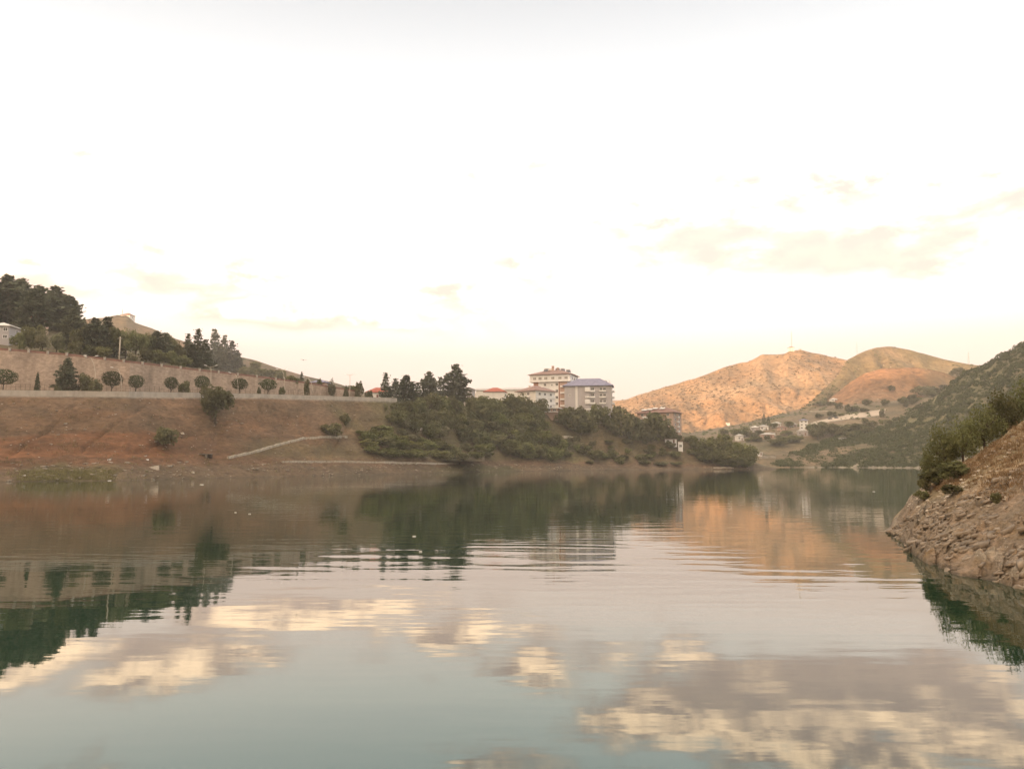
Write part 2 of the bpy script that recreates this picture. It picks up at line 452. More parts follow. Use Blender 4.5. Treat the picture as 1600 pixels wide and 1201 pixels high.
HILL1, G1 = loft('dry_hill', np.arange(700, 1751, 4.0),
     [dict(px=H1X, D=[960] * 21, z=2), dict(px=H1X, D=[1060] * 21, z=28), dict(px=H1X, D=[1350] * 21, py=H1Y), dict(px=H1X, D=[1750] * 21, z=-10)],
     [12, 44, 8], M['hill'], hill1_col, hill_disp(38, .011, 12, 2.0))

# ---- olive-topped hill to its right, its orange spur
H2X = [1170, 1210, 1240, 1280, 1308, 1324, 1341, 1370, 1393, 1413, 1433, 1456, 1485, 1520, 1560, 1700, 2100, 2700]
H2Y = [704, 676, 650, 616, 588, 562, 553, 543, 541, 545, 550, 556, 563, 570, 572, 560, 530, 520]
H2D = [900, 930, 960, 1010, 1060, 1090, 1110, 1130, 1140, 1140, 1140, 1140, 1130, 1120, 1110, 1100, 1050, 1000]
def hill2_col(G, PX, T):
    x, y, z = G[..., 0], G[..., 1], G[..., 2]
    n = fbm(x * .015, y * .015, 71); n3 = fbm(x * .06, z * .06, 74)
    c = const((.225,.165,.085), x.shape)
    c = mixc(c, (.34,.225,.13), np.clip(n * 1.6, 0, 1))
    bare = sstep(1470, 1500, PX) * (1 - sstep(1545, 1570, PX)) * (1 - sstep(.85, .95, T)); c = mixc(c, (.34,.27,.21), bare * .7)
    return c * (1 + .25 * n3)[..., None]
HILL2, G2 = loft('olive_hill', np.arange(1170, 2701, 5.0),
     [dict(px=H2X, D=[d - 230 for d in H2D], z=4), dict(px=H2X, D=H2D, py=H2Y), dict(px=H2X, D=[d + 350 for d in H2D], z=-10)],
     [44, 8], M['hill'], hill2_col, hill_disp(20, .014, 14, 1.0))
H3X = [1225, 1260, 1300, 1330, 1350, 1380, 1420, 1450, 1470, 1500, 1560, 1640]
H3Y = [672, 650, 619, 595, 583, 575.5, 574, 576.5, 581, 590, 614, 650]
def hill3_col(G, PX, T):
    x, y, z = G[..., 0], G[..., 1], G[..., 2]
    n = fbm(x * .02, y * .02, 81); n3 = fbm(x * .08, z * .08, 84); n2 = fbm(x * .012, z * .12, 85)
    c = const((.42,.22,.11), x.shape); c = mixc(c, (.33,.25,.18), np.clip(.3 + n * 1.2, 0, 1) * sstep(.75, .5, T))  # lower spur greyed in its colour to stand in for shade
    ter = np.sin(z * .75 + 3 * n) * sstep(.85, .6, T); c = mixc(c, (.25,.185,.12), np.clip(ter * 1.3 - .3, 0, 1) * .6)
    c = mixc(c, (.22,.17,.09), sstep(1440, 1500, PX + n * 40) * .7)
    return c * (1 + .2 * n3 + .15 * n2)[..., None]
loft('hill_spur', np.arange(1225, 1641, 4.0),
     [dict(px=H3X, D=[830] * 12, z=20), dict(px=H3X, D=[1000] * 12, py=H3Y), dict(px=H3X, D=[1120] * 12, z=30)],
     [36, 5], M['hill'], hill3_col, hill_disp(12, .018, 16, 1.0))

# ---- low terraces the village stands on
LX = [980, 1060, 1150, 1215, 1260, 1300, 1400, 1500, 1640]
def low_col(G, PX, T):
    x, y = G[..., 0], G[..., 1]; n = fbm(x * .02, y * .02, 91); n2 = fbm(x * .08, y * .08, 92)
    c = const((.235,.17,.105), x.shape); c = mixc(c, (.14,.125,.065), np.clip(.2 + n * 1.3, 0, 1))
    return c * (1 + .25 * n2)[..., None]
LOW, GL = loft('village_terrace', np.arange(980, 1641, 4.0),
     [dict(px=LX, D=[560] * 9, z=-3), dict(px=LX, D=[620] * 9, z=0), dict(px=LX, D=[650] * 9, py=[716, 712, 706, 712, 712, 710, 702, 690, 670]),
      dict(px=LX, D=[760] * 9, py=[698, 696, 684, 676, 672, 668, 658, 648, 630]), dict(px=LX, D=[860] * 9, py=[690, 687, 672, 654, 648, 642, 628, 616, 600]),
      dict(px=LX, D=[1000] * 9, py=[684, 680, 664, 646, 638, 630, 622, 612, 600]), dict(px=LX, D=[1100] * 9, z=-5)],
     [4, 8, 14, 14, 10, 3], M['green_hill'], low_col, lambda G, PX, T: G + np.stack([0 * T, 0 * T, 2.2 * (T > 1.2) * fbm(G[..., 0] * .03, G[..., 1] * .03, 93)], -1))

# ---- scrub-covered hill falling into the lake on the right
GX = [1196, 1220, 1300, 1350, 1400, 1450, 1480, 1520, 1548, 1600, 1750, 2000, 2400]
G0 = [630, 622, 618, 604, 588, 560, 540, 505, 480, 430, 300, 200, 150]
GC = [633, 652, 715, 730, 730, 730, 720, 700, 690, 640, 500, 380, 330]
GY = [729.5, 718, 683, 673, 657, 628, 604, 579, 567, 536, 450, 330, 250]
def gh_col(G, PX, T):
    x, y = G[..., 0], G[..., 1]; n = fbm(x * .02, y * .02, 101); n2 = fbm(x * .09, y * .09, 102)
    c = const((.145,.13,.07), x.shape); c = mixc(c, (.24,.185,.12), np.clip(n * 1.7 - .05, 0, 1))
    rocky = sstep(1.12, 1.02, T); c = mixc(c, (.30,.26,.21), rocky * .8)
    return c * (1 + .3 * n2)[..., None]
GH, GG = loft('scrub_hill', np.concatenate([np.arange(1196, 1620, 4.0), np.arange(1620, 2401, 14)]),
     [dict(px=GX, D=[d - 30 for d in G0], z=-4), dict(px=GX, D=G0, z=0), dict(px=GX, D=GC, py=GY), dict(px=GX, D=[d + 170 for d in GC], z=[-6, -6, 10, 20, 25, 30, 40, 50, 55, 60, 60, 60, 60]), dict(px=GX, D=[d + 420 for d in GC], z=-10)],
     [3, 44, 10, 4], M['green_hill'], gh_col, lambda G, PX, T: G + np.stack([0 * T, 3.5 * (T > .8) * np.clip((PX - 1200) / 60, 0, 1) * fbm(G[..., 0] * .03, T * 1.3, 104), 3.0 * (T > 1.03) * np.clip((PX - 1200) / 60, 0, 1) * fbm(G[..., 0] * .03, G[..., 1] * .03, 103)], -1))

# ---- near rocky bank at the right
NX = [1382, 1386, 1392, 1400, 1420, 1440, 1480, 1540, 1600, 1700, 1900, 2400, 4200, 9000, 40000]
NW = [830, 832, 838, 845, 866, 880, 897, 907, 925, 960, 1050, 1250, 0, 0, 0]
NS = [829.4, 824, 815, 806, 775, 758, 737, 702, 656, 592, 480, 300, 0, 0, 0]
ND = [57.6, 57.8, 58, 58.5, 59, 58, 54, 52, 54, 54, 45, 35, 24, 14, 4]
NWD = [at(p, q, 10).y * 0 + CAM_Z / -(ray(p, q)[2] / ray(p, q)[1]) for p, q in zip(NX, NW)][:12] + [6.6, 3.2, .75]
zs = np.array(z_at(NS, ND, NX)[:12] + [20.0, 22.0, 24.0])
def rot_noise(x, y, z, seed):        # beds of rock dipping to the left
    q = (x * .55 - y * .25 + z * 1.6)
    return q
def rock_zone(PX, T, x, y):
    lim = np.interp(PX, [1384, 1410, 1440, 1500, 1600, 1800], [2.4, 2.1, 1.85, 1.66, 1.56, 1.5])
    return sstep(lim + .16, lim - .16, T + .30 * fbm(x * .25, y * .25, 111))
def nb_disp(G, PX, T):
    x, y, z = G[..., 0], G[..., 1], G[..., 2]
    G = G.copy(); w = np.clip((PX - 1382) / 40, .12, 1)
    rocky = rock_zone(PX, T, x, y)
    q = (x * .35 - y * .18 + z * 1.5) * 1.15 + 1.3 * fbm(x * .3, y * .3, 112)
    saw = q - np.floor(q)
    slab = np.where(saw < .8, saw / .8, (1 - saw) / .2)
    brk = np.clip(fbm(x * .9, y * .9, 113) * 1.4 + .45, 0, 1)
    live = sstep(.9, 1.02, T) * (1 - sstep(2.35, 2.6, T))
    h = rocky * (.52 * slab * brk + .14 * fbm(x * 1.6, y * 1.6, 114) + .09 * fbm(x * 4.5, y * 4.5, 117, 2)) + (1 - rocky) * (.30 * fbm(x * .45, y * .45, 115) + .12 * fbm(x * 1.9, y * 1.9, 116))
    G[..., 2] += w * live * (h - .05)
    G[..., 1] -= w * live * h * .5
    sl = np.exp(-((T - 1) / .12) ** 2)
    G[..., 1] += w * sl * 1.1 * fbm(PX * .035, PX * .011, 119)
    return G
def nb_col(G, PX, T):
    x, y, z = G[..., 0], G[..., 1], G[..., 2]
    n = fbm(x * .3, y * .3, 121); n2 = fbm(x * 1.2, y * 1.2, 122); n3 = fbm((x * .35 - y * .18 + z * 1.5) * .9, x * .1, 123)
    c = const((.27,.20,.12), x.shape)
    c = mixc(c, (.32,.245,.155), np.clip(n * 1.3, 0, 1))
    rocky = rock_zone(PX, T, x, y)
    c = mixc(c, (.225,.17,.125), rocky * .9)
    c = mixc(c, (.20,.135,.075), rocky * np.clip(n2 * 1.6 - .1, 0, 1))
    c = mixc(c, (.34,.29,.235), rocky * np.clip(n3 * 1.8 - .2, 0, 1))
    wet = sstep(.22, .02, z + .08 * n2); c = mixc(c, (.07,.055,.04), wet * .85)
    return c * (1 + .2 * n2)[..., None]
NBPX = np.concatenate([np.arange(1382, 1660, .9), np.arange(1660, 2400, 6), 2400 * 1.04 ** np.arange(0, 72)])
NB, NG = loft('rocky_bank', NBPX,
     [dict(px=NX, D=[max(d - 4, d * .7) for d in NWD], z=-1.6), dict(px=NX, D=NWD, z=0), dict(px=NX, D=ND, z=list(zs)),
      dict(px=NX, D=[d + 16 + k for d, k in zip(ND, [0,0,0,0,0,0,4,8,12,20,30,40,40,40,40])], z=list(np.minimum(zs * .75, zs - .3) - .4)), dict(px=NX, D=[d + 60 for d in ND], z=-4)],
     [10, 190, 24, 8], M['rock_bank'], nb_col, nb_disp)

# ---- unseen ridge behind the camera, its heights shaped to cast the evening shade
SUN_AZ, SUN_EL = math.radians(50), math.radians(7)
def ridge_behind():
    c = np.arange(-2300, 1501, 20.0)
    h = np.interp(c, [-2300, -1300, -960, -860, -700, -600, -560, -500, -460, -300, 0, 500, 1500], [260, 300, 334, 296, 300, 312, 326, 368, 376, 406, 380, 340, 240]) + 9 * fbm(c * .01, c * .003, 131)
    rows = []
    for s, k in ((-700, 0), (-900, .45), (-1200, 1), (-1500, .5), (-1900, 0)):
        x = s * math.sin(SUN_AZ) + c * math.cos(SUN_AZ); y = s * math.cos(SUN_AZ) - c * math.sin(SUN_AZ)
        rows.append(np.stack([x, y, h * k - 3 * (k == 0)], 1))
    G = np.array(rows); nr, nc = G.shape[:2]
    i = np.arange(nr - 1)[:, None] * nc + np.arange(nc - 1)[None, :]
    me = np_mesh('hills', G.reshape(-1, 3), np.stack([i, i + 1, i + nc + 1, i + nc], -1).reshape(-1, 4), M['hill'], True)
    a = me.attributes.new('albedo', 'FLOAT_COLOR', 'POINT'); a.data.foreach_set('color', np.tile([.2,.16,.09,1], nr * nc).astype(np.float32))
    o = link('hills', me); o['kind'] = 'structure'
ridge_behind()

BVH = BVHTree.FromPolygons(TV, TF)
CAMV = Vector((0, 0, CAM_Z))
def hit(px, py):
    """where the view ray through a photo pixel meets the ground"""
    r = BVH.ray_cast(CAMV, Vector(ray(px, py)).normalized(), 9000)
    return r[0]
def gz(x, y):
    r = BVH.ray_cast(Vector((x, y, 900)), Vector((0, 0, -1)), 2000)
    return r[0].z if r[0] else 0.0
def on_ground(px, D, py=680):
    p = at(px, 640, D); return Vector((p.x, D, gz(p.x, D)))

# ---- water
def water():
    t = NT('lake_water')
    b = t.b
    b.inputs['Base Color'].default_value = (.009, .029, .015, 1)
    b.inputs['Roughness'].default_value = .022; b.inputs['IOR'].default_value = 1.52; b.inputs['Specular IOR Level'].default_value = .5
    v1 = t.coord('Object', (.16, .55, 1)); v2 = t.coord('Object', (.8, 2.2, 1)); v3 = t.coord('Object', (.02, .05, 1))
    big = t.noise(v1, 1.0, 2, .5); fine = t.noise(v2, 1.0, 2, .5); patch = t.noise(v3, 1.0, 2, .5)
    # a train of low waves crossing the middle of the lake
    geo = t.node('ShaderNodeNewGeometry'); sep = t.node('ShaderNodeSeparateXYZ'); t.c(geo.outputs['Position'], sep.inputs[0])
    def mth(op, a, bb=None, c=None):
        o = t.node('ShaderNodeMath', operation=op)
        for k, q in enumerate((a, bb, c)):
            if q is None: continue
            if isinstance(q, (int, float)): o.inputs[k].default_value = q
            else: t.c(q, o.inputs[k])
        return o.outputs[0]
    yy = mth('ADD', sep.outputs[1], mth('MULTIPLY', sep.outputs[0], .12))
    wob = mth('MULTIPLY', t.noise(t.coord('Object', (.05, .12, 1)), 1.0, 2, .5), 9.0)
    ph = mth('MULTIPLY', mth('ADD', yy, wob), 2.6)
    train = mth('SINE', ph)
    g1 = mth('DIVIDE', mth('SUBTRACT', yy, 43.0), 10.0); env = mth('POWER', 2.718, mth('MULTIPLY', mth('MULTIPLY', g1, g1), -1.0))
    gx = mth('DIVIDE', mth('SUBTRACT', sep.outputs[0], 2.0), 16.0); envx = mth('POWER', 2.718, mth('MULTIPLY', mth('MULTIPLY', gx, gx), -1.0))
    gate = t.node('ShaderNodeMapRange'); gate.inputs[1].default_value = .42; gate.inputs[2].default_value = .6; t.c(t.noise(t.coord('Object', (.09, .16, 1)), 1.0, 3, .6), gate.inputs[0])
    train = mth('MULTIPLY', mth('MULTIPLY', mth('MULTIPLY', train, env), envx), gate.outputs[0])
    far = t.node('ShaderNodeMapRange'); far.inputs[1].default_value = 16; far.inputs[2].default_value = 42; far.inputs[3].default_value = .42; far.inputs[4].default_value = 1.3; t.c(yy, far.inputs[0])
    pm = t.node('ShaderNodeMapRange'); pm.inputs[1].default_value = .35; pm.inputs[2].default_value = .65; pm.inputs[3].default_value = .45; pm.inputs[4].default_value = 1.2
    t.c(patch, pm.inputs[0])
    rip = mth('ADD', mth('MULTIPLY', big, 1.0), mth('MULTIPLY', fine, .16))
    hgt = mth('ADD', mth('MULTIPLY', mth('MULTIPLY', rip, pm.outputs[0]), far.outputs[0]), mth('MULTIPLY', train, WAVE_TRAIN))
    t.bump(hgt, 1.0, WAVE)
    me = np_mesh('lake_water', [(-4000, -1500, 0), (4000, -1500, 0), (4000, 3500, 0), (-4000, 3500, 0)], [(0, 1, 2, 3)], t.m)
    o = link('lake_water', me); o['kind'] = 'structure'
WAVE, WAVE_TRAIN = .016, .42
water()
# ------------------------------------------------------------------ daylight: low sun behind the left shoulder, thin cloud
EXPOSURE = 1.55
def sky():
    w = bpy.data.worlds.new('World'); SC.world = w; w.use_nodes = True
    nt = w.node_tree; n = nt.nodes; l = nt.links
    bg = n['Background']; bg.inputs['Strength'].default_value = .12
    def mth(op, a, b=None, c=None, clamp=False):
        o = n.new('ShaderNodeMath'); o.operation = op; o.use_clamp = clamp
        for k, q in enumerate((a, b, c)):
            if q is None: continue
            if isinstance(q, (int, float)): o.inputs[k].default_value = q
            else: l.new(q, o.inputs[k])
        return o.outputs[0]
    def vmul(a, b, mode='MULTIPLY', fac=1.0):
        o = n.new('ShaderNodeMix'); o.data_type = 'RGBA'; o.blend_type = mode
        if isinstance(fac, (int, float)): o.inputs[0].default_value = fac
        else: l.new(fac, o.inputs[0])
        for x, k in ((a, 6), (b, 7)):
            if isinstance(x, tuple): o.inputs[k].default_value = (*x, 1)
            else: l.new(x, o.inputs[k])
        return o.outputs[2]
    def ramp(f, stops):
        o = n.new('ShaderNodeValToRGB'); e = o.color_ramp.elements
        while len(e) < len(stops): e.new(.5)
        for q, (p, c) in zip(e, stops): q.position = p; q.color = (*c, 1)
        l.new(f, o.inputs[0]); return o.outputs[0]
    st = n.new('ShaderNodeTexSky'); st.sky_type = 'NISHITA'; st.sun_disc = False
    st.sun_elevation = SUN_EL; st.sun_rotation = SUN_AZ + PI
    st.air_density = 1.0; st.dust_density = 1.6; st.ozone_density = 1.0
    tc = n.new('ShaderNodeTexCoord'); sp = n.new('ShaderNodeSeparateXYZ'); l.new(tc.outputs['Generated'], sp.inputs[0])
    X, Y, Z = sp.outputs
    az = mth('ARCTAN2', X, Y); el = mth('ARCSINE', Z)
    # thin high veil: brightens and warms towards the horizon
    e01 = mth('DIVIDE', el, PI / 2, clamp=True)
    veil = ramp(e01, VEIL)
    base = vmul(st.outputs[0], SKYGAIN)
    col = vmul(base, vmul(veil, (1, 1, 1)), 'MIX', .8)
    # the sunset glow over the ridge behind the photographer
    gm = n.new('ShaderNodeMapRange'); gm.interpolation_type = 'SMOOTHSTEP'; gm.inputs[1].default_value = .05; gm.inputs[2].default_value = 1.0; gm.inputs[3].default_value = 0; gm.inputs[4].default_value = .8
    l.new(mth('ADD', mth('MULTIPLY', X, -math.sin(SUN_AZ)), mth('MULTIPLY', Y, -math.cos(SUN_AZ))), gm.inputs[0])
    col = vmul(col, GLOW, 'MIX', gm.outputs[0])
    # cumulus banks: noise in a perspective cloud layer, gathered round a few directions
    zz = mth('ADD', mth('MAXIMUM', Z, 0.0), .10)
    cb = n.new('ShaderNodeCombineXYZ'); l.new(mth('DIVIDE', X, zz), cb.inputs[0]); l.new(mth('DIVIDE', Y, zz), cb.inputs[1])
    def cloud(dz):
        c2 = n.new('ShaderNodeCombineXYZ'); 
        l.new(mth('MULTIPLY', az, 7.5), c2.inputs[0]); l.new(mth('MULTIPLY', mth('ADD', el, dz), 19.0), c2.inputs[1])
        no = n.new('ShaderNodeTexNoise'); no.inputs['Scale'].default_value = 1.0; no.inputs['Detail'].default_value = 6; no.inputs['Roughness'].default_value = .56; no.inputs['Distortion'].default_value = .35
        l.new(c2.outputs[0], no.inputs['Vector'])
        nf = mth('MULTIPLY', mth('SUBTRACT', no.outputs['Fac'], .5), 2.6)
        tot = None
        for (px, py, rx, ry, tilt, amp) in CLOUDS:
            d = ray(px, py); a0 = math.atan2(d[0], d[1]); e0 = math.asin(d[2] / np.linalg.norm(d))
            dx = mth('SUBTRACT', az, a0); dy = mth('SUBTRACT', mth('ADD', el, dz), mth('ADD', mth('MULTIPLY', dx, tilt), e0))
            u = mth('DIVIDE', dx, rx / F); v = mth('DIVIDE', dy, ry / F)
            r = mth('SQRT', mth('ADD', mth('MULTIPLY', u, u), mth('MULTIPLY', v, v)))
            g = mth('MULTIPLY', mth('SUBTRACT', 1.0, r), amp)
            tot = g if tot is None else mth('MAXIMUM', tot, g)
        return mth('ADD', mth('MAXIMUM', tot, -.9), nf)
    d0 = cloud(0.0); d1 = cloud(.020)
    def smooth(x, a, b):
        o = n.new('ShaderNodeMapRange'); o.interpolation_type = 'SMOOTHSTEP'; o.inputs[1].default_value = a; o.inputs[2].default_value = b
        l.new(x, o.inputs[0]); return o.outputs[0]
    cover = smooth(d0, -.2, .5)
    rim = mth('MULTIPLY', mth('SUBTRACT', smooth(d0, -.1, .5), mth('MULTIPLY', smooth(d1, .0, .9), .95)), 1.25, clamp=True)
    pn = n.new('ShaderNodeTexNoise'); pn.inputs['Scale'].default_value = 1.0; pn.inputs['Detail'].default_value = 5; pn.inputs['Roughness'].default_value = .6
    pc = n.new('ShaderNodeCombineXYZ'); l.new(mth('MULTIPLY', az, 17.0), pc.inputs[0]); l.new(mth('MULTIPLY', el, 34.0), pc.inputs[1]); l.new(pc.outputs[0], pn.inputs['Vector'])
    rim = mth('MULTIPLY', rim, smooth(pn.outputs['Fac'], .36, .62))
    ccol = vmul(CLOUD_SHADE, CLOUD_LIT, 'MIX', rim)
    fade = smooth(Z, .0, .06)
    col = vmul(col, ccol, 'MIX', mth('MULTIPLY', mth('MULTIPLY', cover, .94), fade))
    l.new(col, bg.inputs[0])
SKYGAIN = (1.0, 1.0, 1.0)
K = 1.0 / (.12 * 2 ** EXPOSURE)         # veil colours below are given as they should appear
def kk(r, g, b, s=1.0): return (r * K * s, g * K * s, b * K * s)
VEIL = [(0.0, kk(1.2, .94, .87)), (.045, kk(1.22, .97, .92)), (.085, kk(1.5, 1.12, 1.09)), (.115, kk(2.4, 2.02, 1.86)), (.17, kk(2.35, 2.4, 2.22)), (.24, kk(1.75, 2.12, 2.12)), (.30, kk(1.14, 1.20, 1.24)), (.345, kk(.90, .955, 1.0)), (.40, kk(.95, 1.0, 1.02)), (.46, kk(1.8, 1.75, 1.62)), (.65, kk(2.5, 2.28, 1.98)), (1.0, kk(2.5, 2.28, 1.98))]
GLOW = kk(3.9, 2.75, 1.65)
CLOUD_SHADE = kk(1.18, .865, .825); CLOUD_LIT = kk(5.0, 3.6, 2.3)
CLOUDS = [(1090, 350, 190, 95, .05, 1.0), (1300, 355, 220, 95, .05, 1.1), (1480, 345, 170, 75, .1, .9), (1590, 300, 110, 60, .1, .8), (850, 425, 100, 60, 0, .5), (715, 468, 90, 48, 0, .45), (595, 452, 40, 30, 0, .4), (280, 425, 170, 48, 0, 1.15), (60, 420, 150, 36, 0, 1.1), (410, 488, 140, 30, 0, 1.3), (600, 500, 90, 18, 0, .8), (810, 262, 75, 50, .2, .35), (155, 272, 45, 36, 0, .35)]
sky()

sd = bpy.data.lights.new('sun', 'SUN'); sd.energy = 4.8; sd.angle = math.radians(.55); sd.color = (1.0, .64, .36)
so = bpy.data.objects.new('sun', sd)
ldir = Vector((math.sin(SUN_AZ) * math.cos(SUN_EL), math.cos(SUN_AZ) * math.cos(SUN_EL), -math.sin(SUN_EL)))
so.rotation_euler = ldir.to_track_quat('-Z', 'Y').to_euler(); so.location = (-200, -200, 300)
COL.objects.link(so)

SC.view_settings.view_transform = 'Standard'; SC.view_settings.look = 'None'
SC.view_settings.exposure = EXPOSURE; SC.view_settings.gamma = 1.0
SC.render.engine = 'CYCLES'
SC.cycles.use_denoising = True
SC.cycles.max_bounces = 6; SC.cycles.transparent_max_bounces = 4

def haze():
    mb = MB().box(-2600, -2100, -12, 2900, 2750, 460)
    m = bpy.data.materials.new('haze'); m.use_nodes = True; nt = m.node_tree
    nt.nodes.remove(nt.nodes['Principled BSDF'])
    v = nt.nodes.new('ShaderNodeVolumePrincipled'); v.inputs['Color'].default_value = (.96, .89, .82, 1)
    v.inputs['Density'].default_value = HAZE; v.inputs['Anisotropy'].default_value = .0
    nt.links.new(v.outputs[0], nt.nodes['Material Output'].inputs['Volume'])
    o = mb.build('haze', m); o['kind'] = 'stuff'
HAZE = .00027
if HAZE: haze()
# ------------------------------------------------------------------ vegetation
def quads(c, nrm, size, rng, aspect=.7):
    """leaf faces: centres (n,3), normals (n,3), sizes (n,)"""
    n = len(c); nrm = nrm / (np.linalg.norm(nrm, axis=1, keepdims=True) + 1e-9)
    r = rng.normal(size=(n, 3)); a = np.cross(nrm, r); a /= (np.linalg.norm(a, axis=1, keepdims=True) + 1e-9); b = np.cross(nrm, a)
    s = size[:, None] / 2; a = a * s; b = b * s * aspect
    V = np.stack([c - a, c - b * .9, c + a, c + b], 1).reshape(-1, 3)
    return V, np.arange(n * 4).reshape(-1, 4)

def crown_broad(seed, n=2000, leaf=.066, lobes=16, zc=.53, rz=.46, low=0.0, ragged=.25, core=True):
    rng = np.random.default_rng(seed)
    cs = []
    for k in range(lobes):
        d = rng.normal(size=3); d /= np.linalg.norm(d); d[2] = d[2] * .9 + .1
        q = d * rng.uniform(.45, .72); r = rng.uniform(.24, .42)
        cs.append((q, r))
    cs.append((np.zeros(3), .55))
    C, N, S = [], [], []
    per = n // len(cs)
    for q, r in cs:
        d = rng.normal(size=(per, 3)); d /= np.linalg.norm(d, axis=1, keepdims=True)
        rr = r * rng.uniform(.55, 1.0 + ragged, size=(per, 1)) ** .6
        C.append(q + d * rr); N.append(d + rng.normal(size=(per, 3)) * .55 + [0, 0, .3]); S.append(leaf * rng.uniform(.6, 1.5, size=per))
    C = np.concatenate(C); N = np.concatenate(N); S = np.concatenate(S)
    C = C * [.47, .47, rz] + [0, 0, zc]
    k = C[:, 2] > low
    return quads(C[k], N[k], S[k], rng)

def crown_pine(seed, tiers=15, leaf=.07, power=1.25, base=.12, per=16, round_=0.0):
    rng = np.random.default_rng(seed); C, N, S = [], [], []
    for i in range(tiers):
        t = (i + rng.uniform(-.3, .3)) / (tiers - 1); t = min(max(t, 0), 1)
        z = base + (1 - base) * t
        R = .5 * (1 - t ** power) * rng.uniform(.72, 1.12) * (min(1, .62 + t * 1.6) if round_ else 1) + .025
        nb = rng.integers(6, 10); off = rng.uniform(0, 6.28)
        for b in range(nb):
            a = off + b * 6.283 / nb + rng.uniform(-.3, .3); L = R * rng.uniform(.6, 1.15)
            m = max(5, int(per * (L / .4)))
            f = rng.uniform(.12, 1.0, m) ** .75; w = .085 * rng.normal(size=m) * (1.15 - f * .6)
            x = f * L; zz = z + .05 * (1 - f) * 0 - .10 * L * f + .10 * L * f * f * rng.uniform(0, 2) + rng.normal(size=m) * .012
            C.append(np.stack([x * math.cos(a) - w * math.sin(a), x * math.sin(a) + w * math.cos(a), zz], 1))
            N.append(np.stack([rng.normal(size=m) * .5, rng.normal(size=m) * .5, np.ones(m)], 1)); S.append(leaf * rng.uniform(.6, 1.35, m))
    return quads(np.concatenate(C), np.concatenate(N), np.concatenate(S), rng, .8)

def crown_shape(seed, prof, n=1500, leaf=.06, shell=.75):
    """clipped or columnar crown; prof(t) = radius at height t in 0..1"""
    rng = np.random.default_rng(seed)
    t = rng.uniform(0, 1, n * 2); r = np.array([prof(q) for q in t]); keep = rng.uniform(0, .5, n * 2) < r + .04
    t, r = t[keep][:n], r[keep][:n]; a = rng.uniform(0, 6.283, len(t)); q = rng.uniform(shell ** 2, 1.12, len(t)) ** .5
    lump = 1 + .10 * np.sin(a * 3 + t * 7 + seed) + .07 * np.sin(a * 5 - t * 11)
    C = np.stack([np.cos(a) * r * q * lump, np.sin(a) * r * q * lump, t], 1)
    N = np.stack([np.cos(a), np.sin(a), (t - .5) * 1.5], 1) + rng.normal(size=(len(t), 3)) * .4
    return quads(C, N, leaf * rng.uniform(.6, 1.4, len(t)), rng)

def trunk_mesh(name, h, r, seed, limbs=5):
    rng = random.Random(seed); mb = MB()
    mb.tube([(0, 0, -.03), (rng.uniform(-.01, .01), rng.uniform(-.01, .01), h * .5), (rng.uniform(-.02, .02), rng.uniform(-.02, .02), h)], [r, r * .75, r * .4], 7)
    for k in range(limbs):
        a = rng.uniform(0, 6.28); z = h * rng.uniform(.5, .9); L = rng.uniform(.14, .3)
        mb.tube([(0, 0, z), (math.cos(a) * L * .6, math.sin(a) * L * .6, z + L * .45), (math.cos(a) * L, math.sin(a) * L, z + L * .95)], [r * .5, r * .35, r * .15], 5)
    return mb.mesh(name, M['bark'], True)

CR = {}
def crown(key, data, mat): CR[key] = np_mesh('crown', data[0], data[1], mat)
for i in range(4): crown('broad%d' % i, crown_broad(100 + i), M['leaf'])
for i in range(2): crown('light%d' % i, crown_broad(120 + i, 1300, .07), M['leaf_light'])
for i in range(3): crown('green%d' % i, crown_broad(130 + i, 1700, .075), M['leaf_green'])
for i in range(4): crown('pine%d' % i, crown_pine(140 + i, 16, .085, 1.15, .06, 26), M['pine'])
for i in range(2): crown('roundpine%d' % i, crown_pine(150 + i, 18, .085, 2.6, .10, 30, 1), M['pine'])
for i in range(4): crown('bush%d' % i, crown_broad(160 + i, 1000, .10, 10, .46, .5, -.03), M['leaf'])
for i in range(3): crown('lightbush%d' % i, crown_broad(170 + i, 900, .10, 10, .46, .5, -.03), M['leaf_light'])
for i in range(3): crown('greenbush%d' % i, crown_broad(180 + i, 1000, .10, 10, .46, .5, -.03), M['leaf_green'])
for i in range(2): crown('clipped%d' % i, crown_shape(190 + i, lambda t: .5 * math.sqrt(max(0, 1 - (2 * t - 1) ** 2)) ** .8, 1500, .075), M['topiary'])
crown('cone0', crown_shape(195, lambda t: .48 * (1 - t) ** .75 * min(1, t * 9 + .45) + .02, 1300, .075), M['topiary'])
crown('cypress0', crown_shape(196, lambda t: .5 * math.sin(PI * min(1, t * .93 + .07)) ** .7, 1100, .08), M['pine'])
TR = [trunk_mesh('trunk', .62, .028, 5 + i) for i in range(3)]
TRP = trunk_mesh('trunk', .95, .022, 20, 0)
TRS = trunk_mesh('trunk', .3, .03, 21, 3)

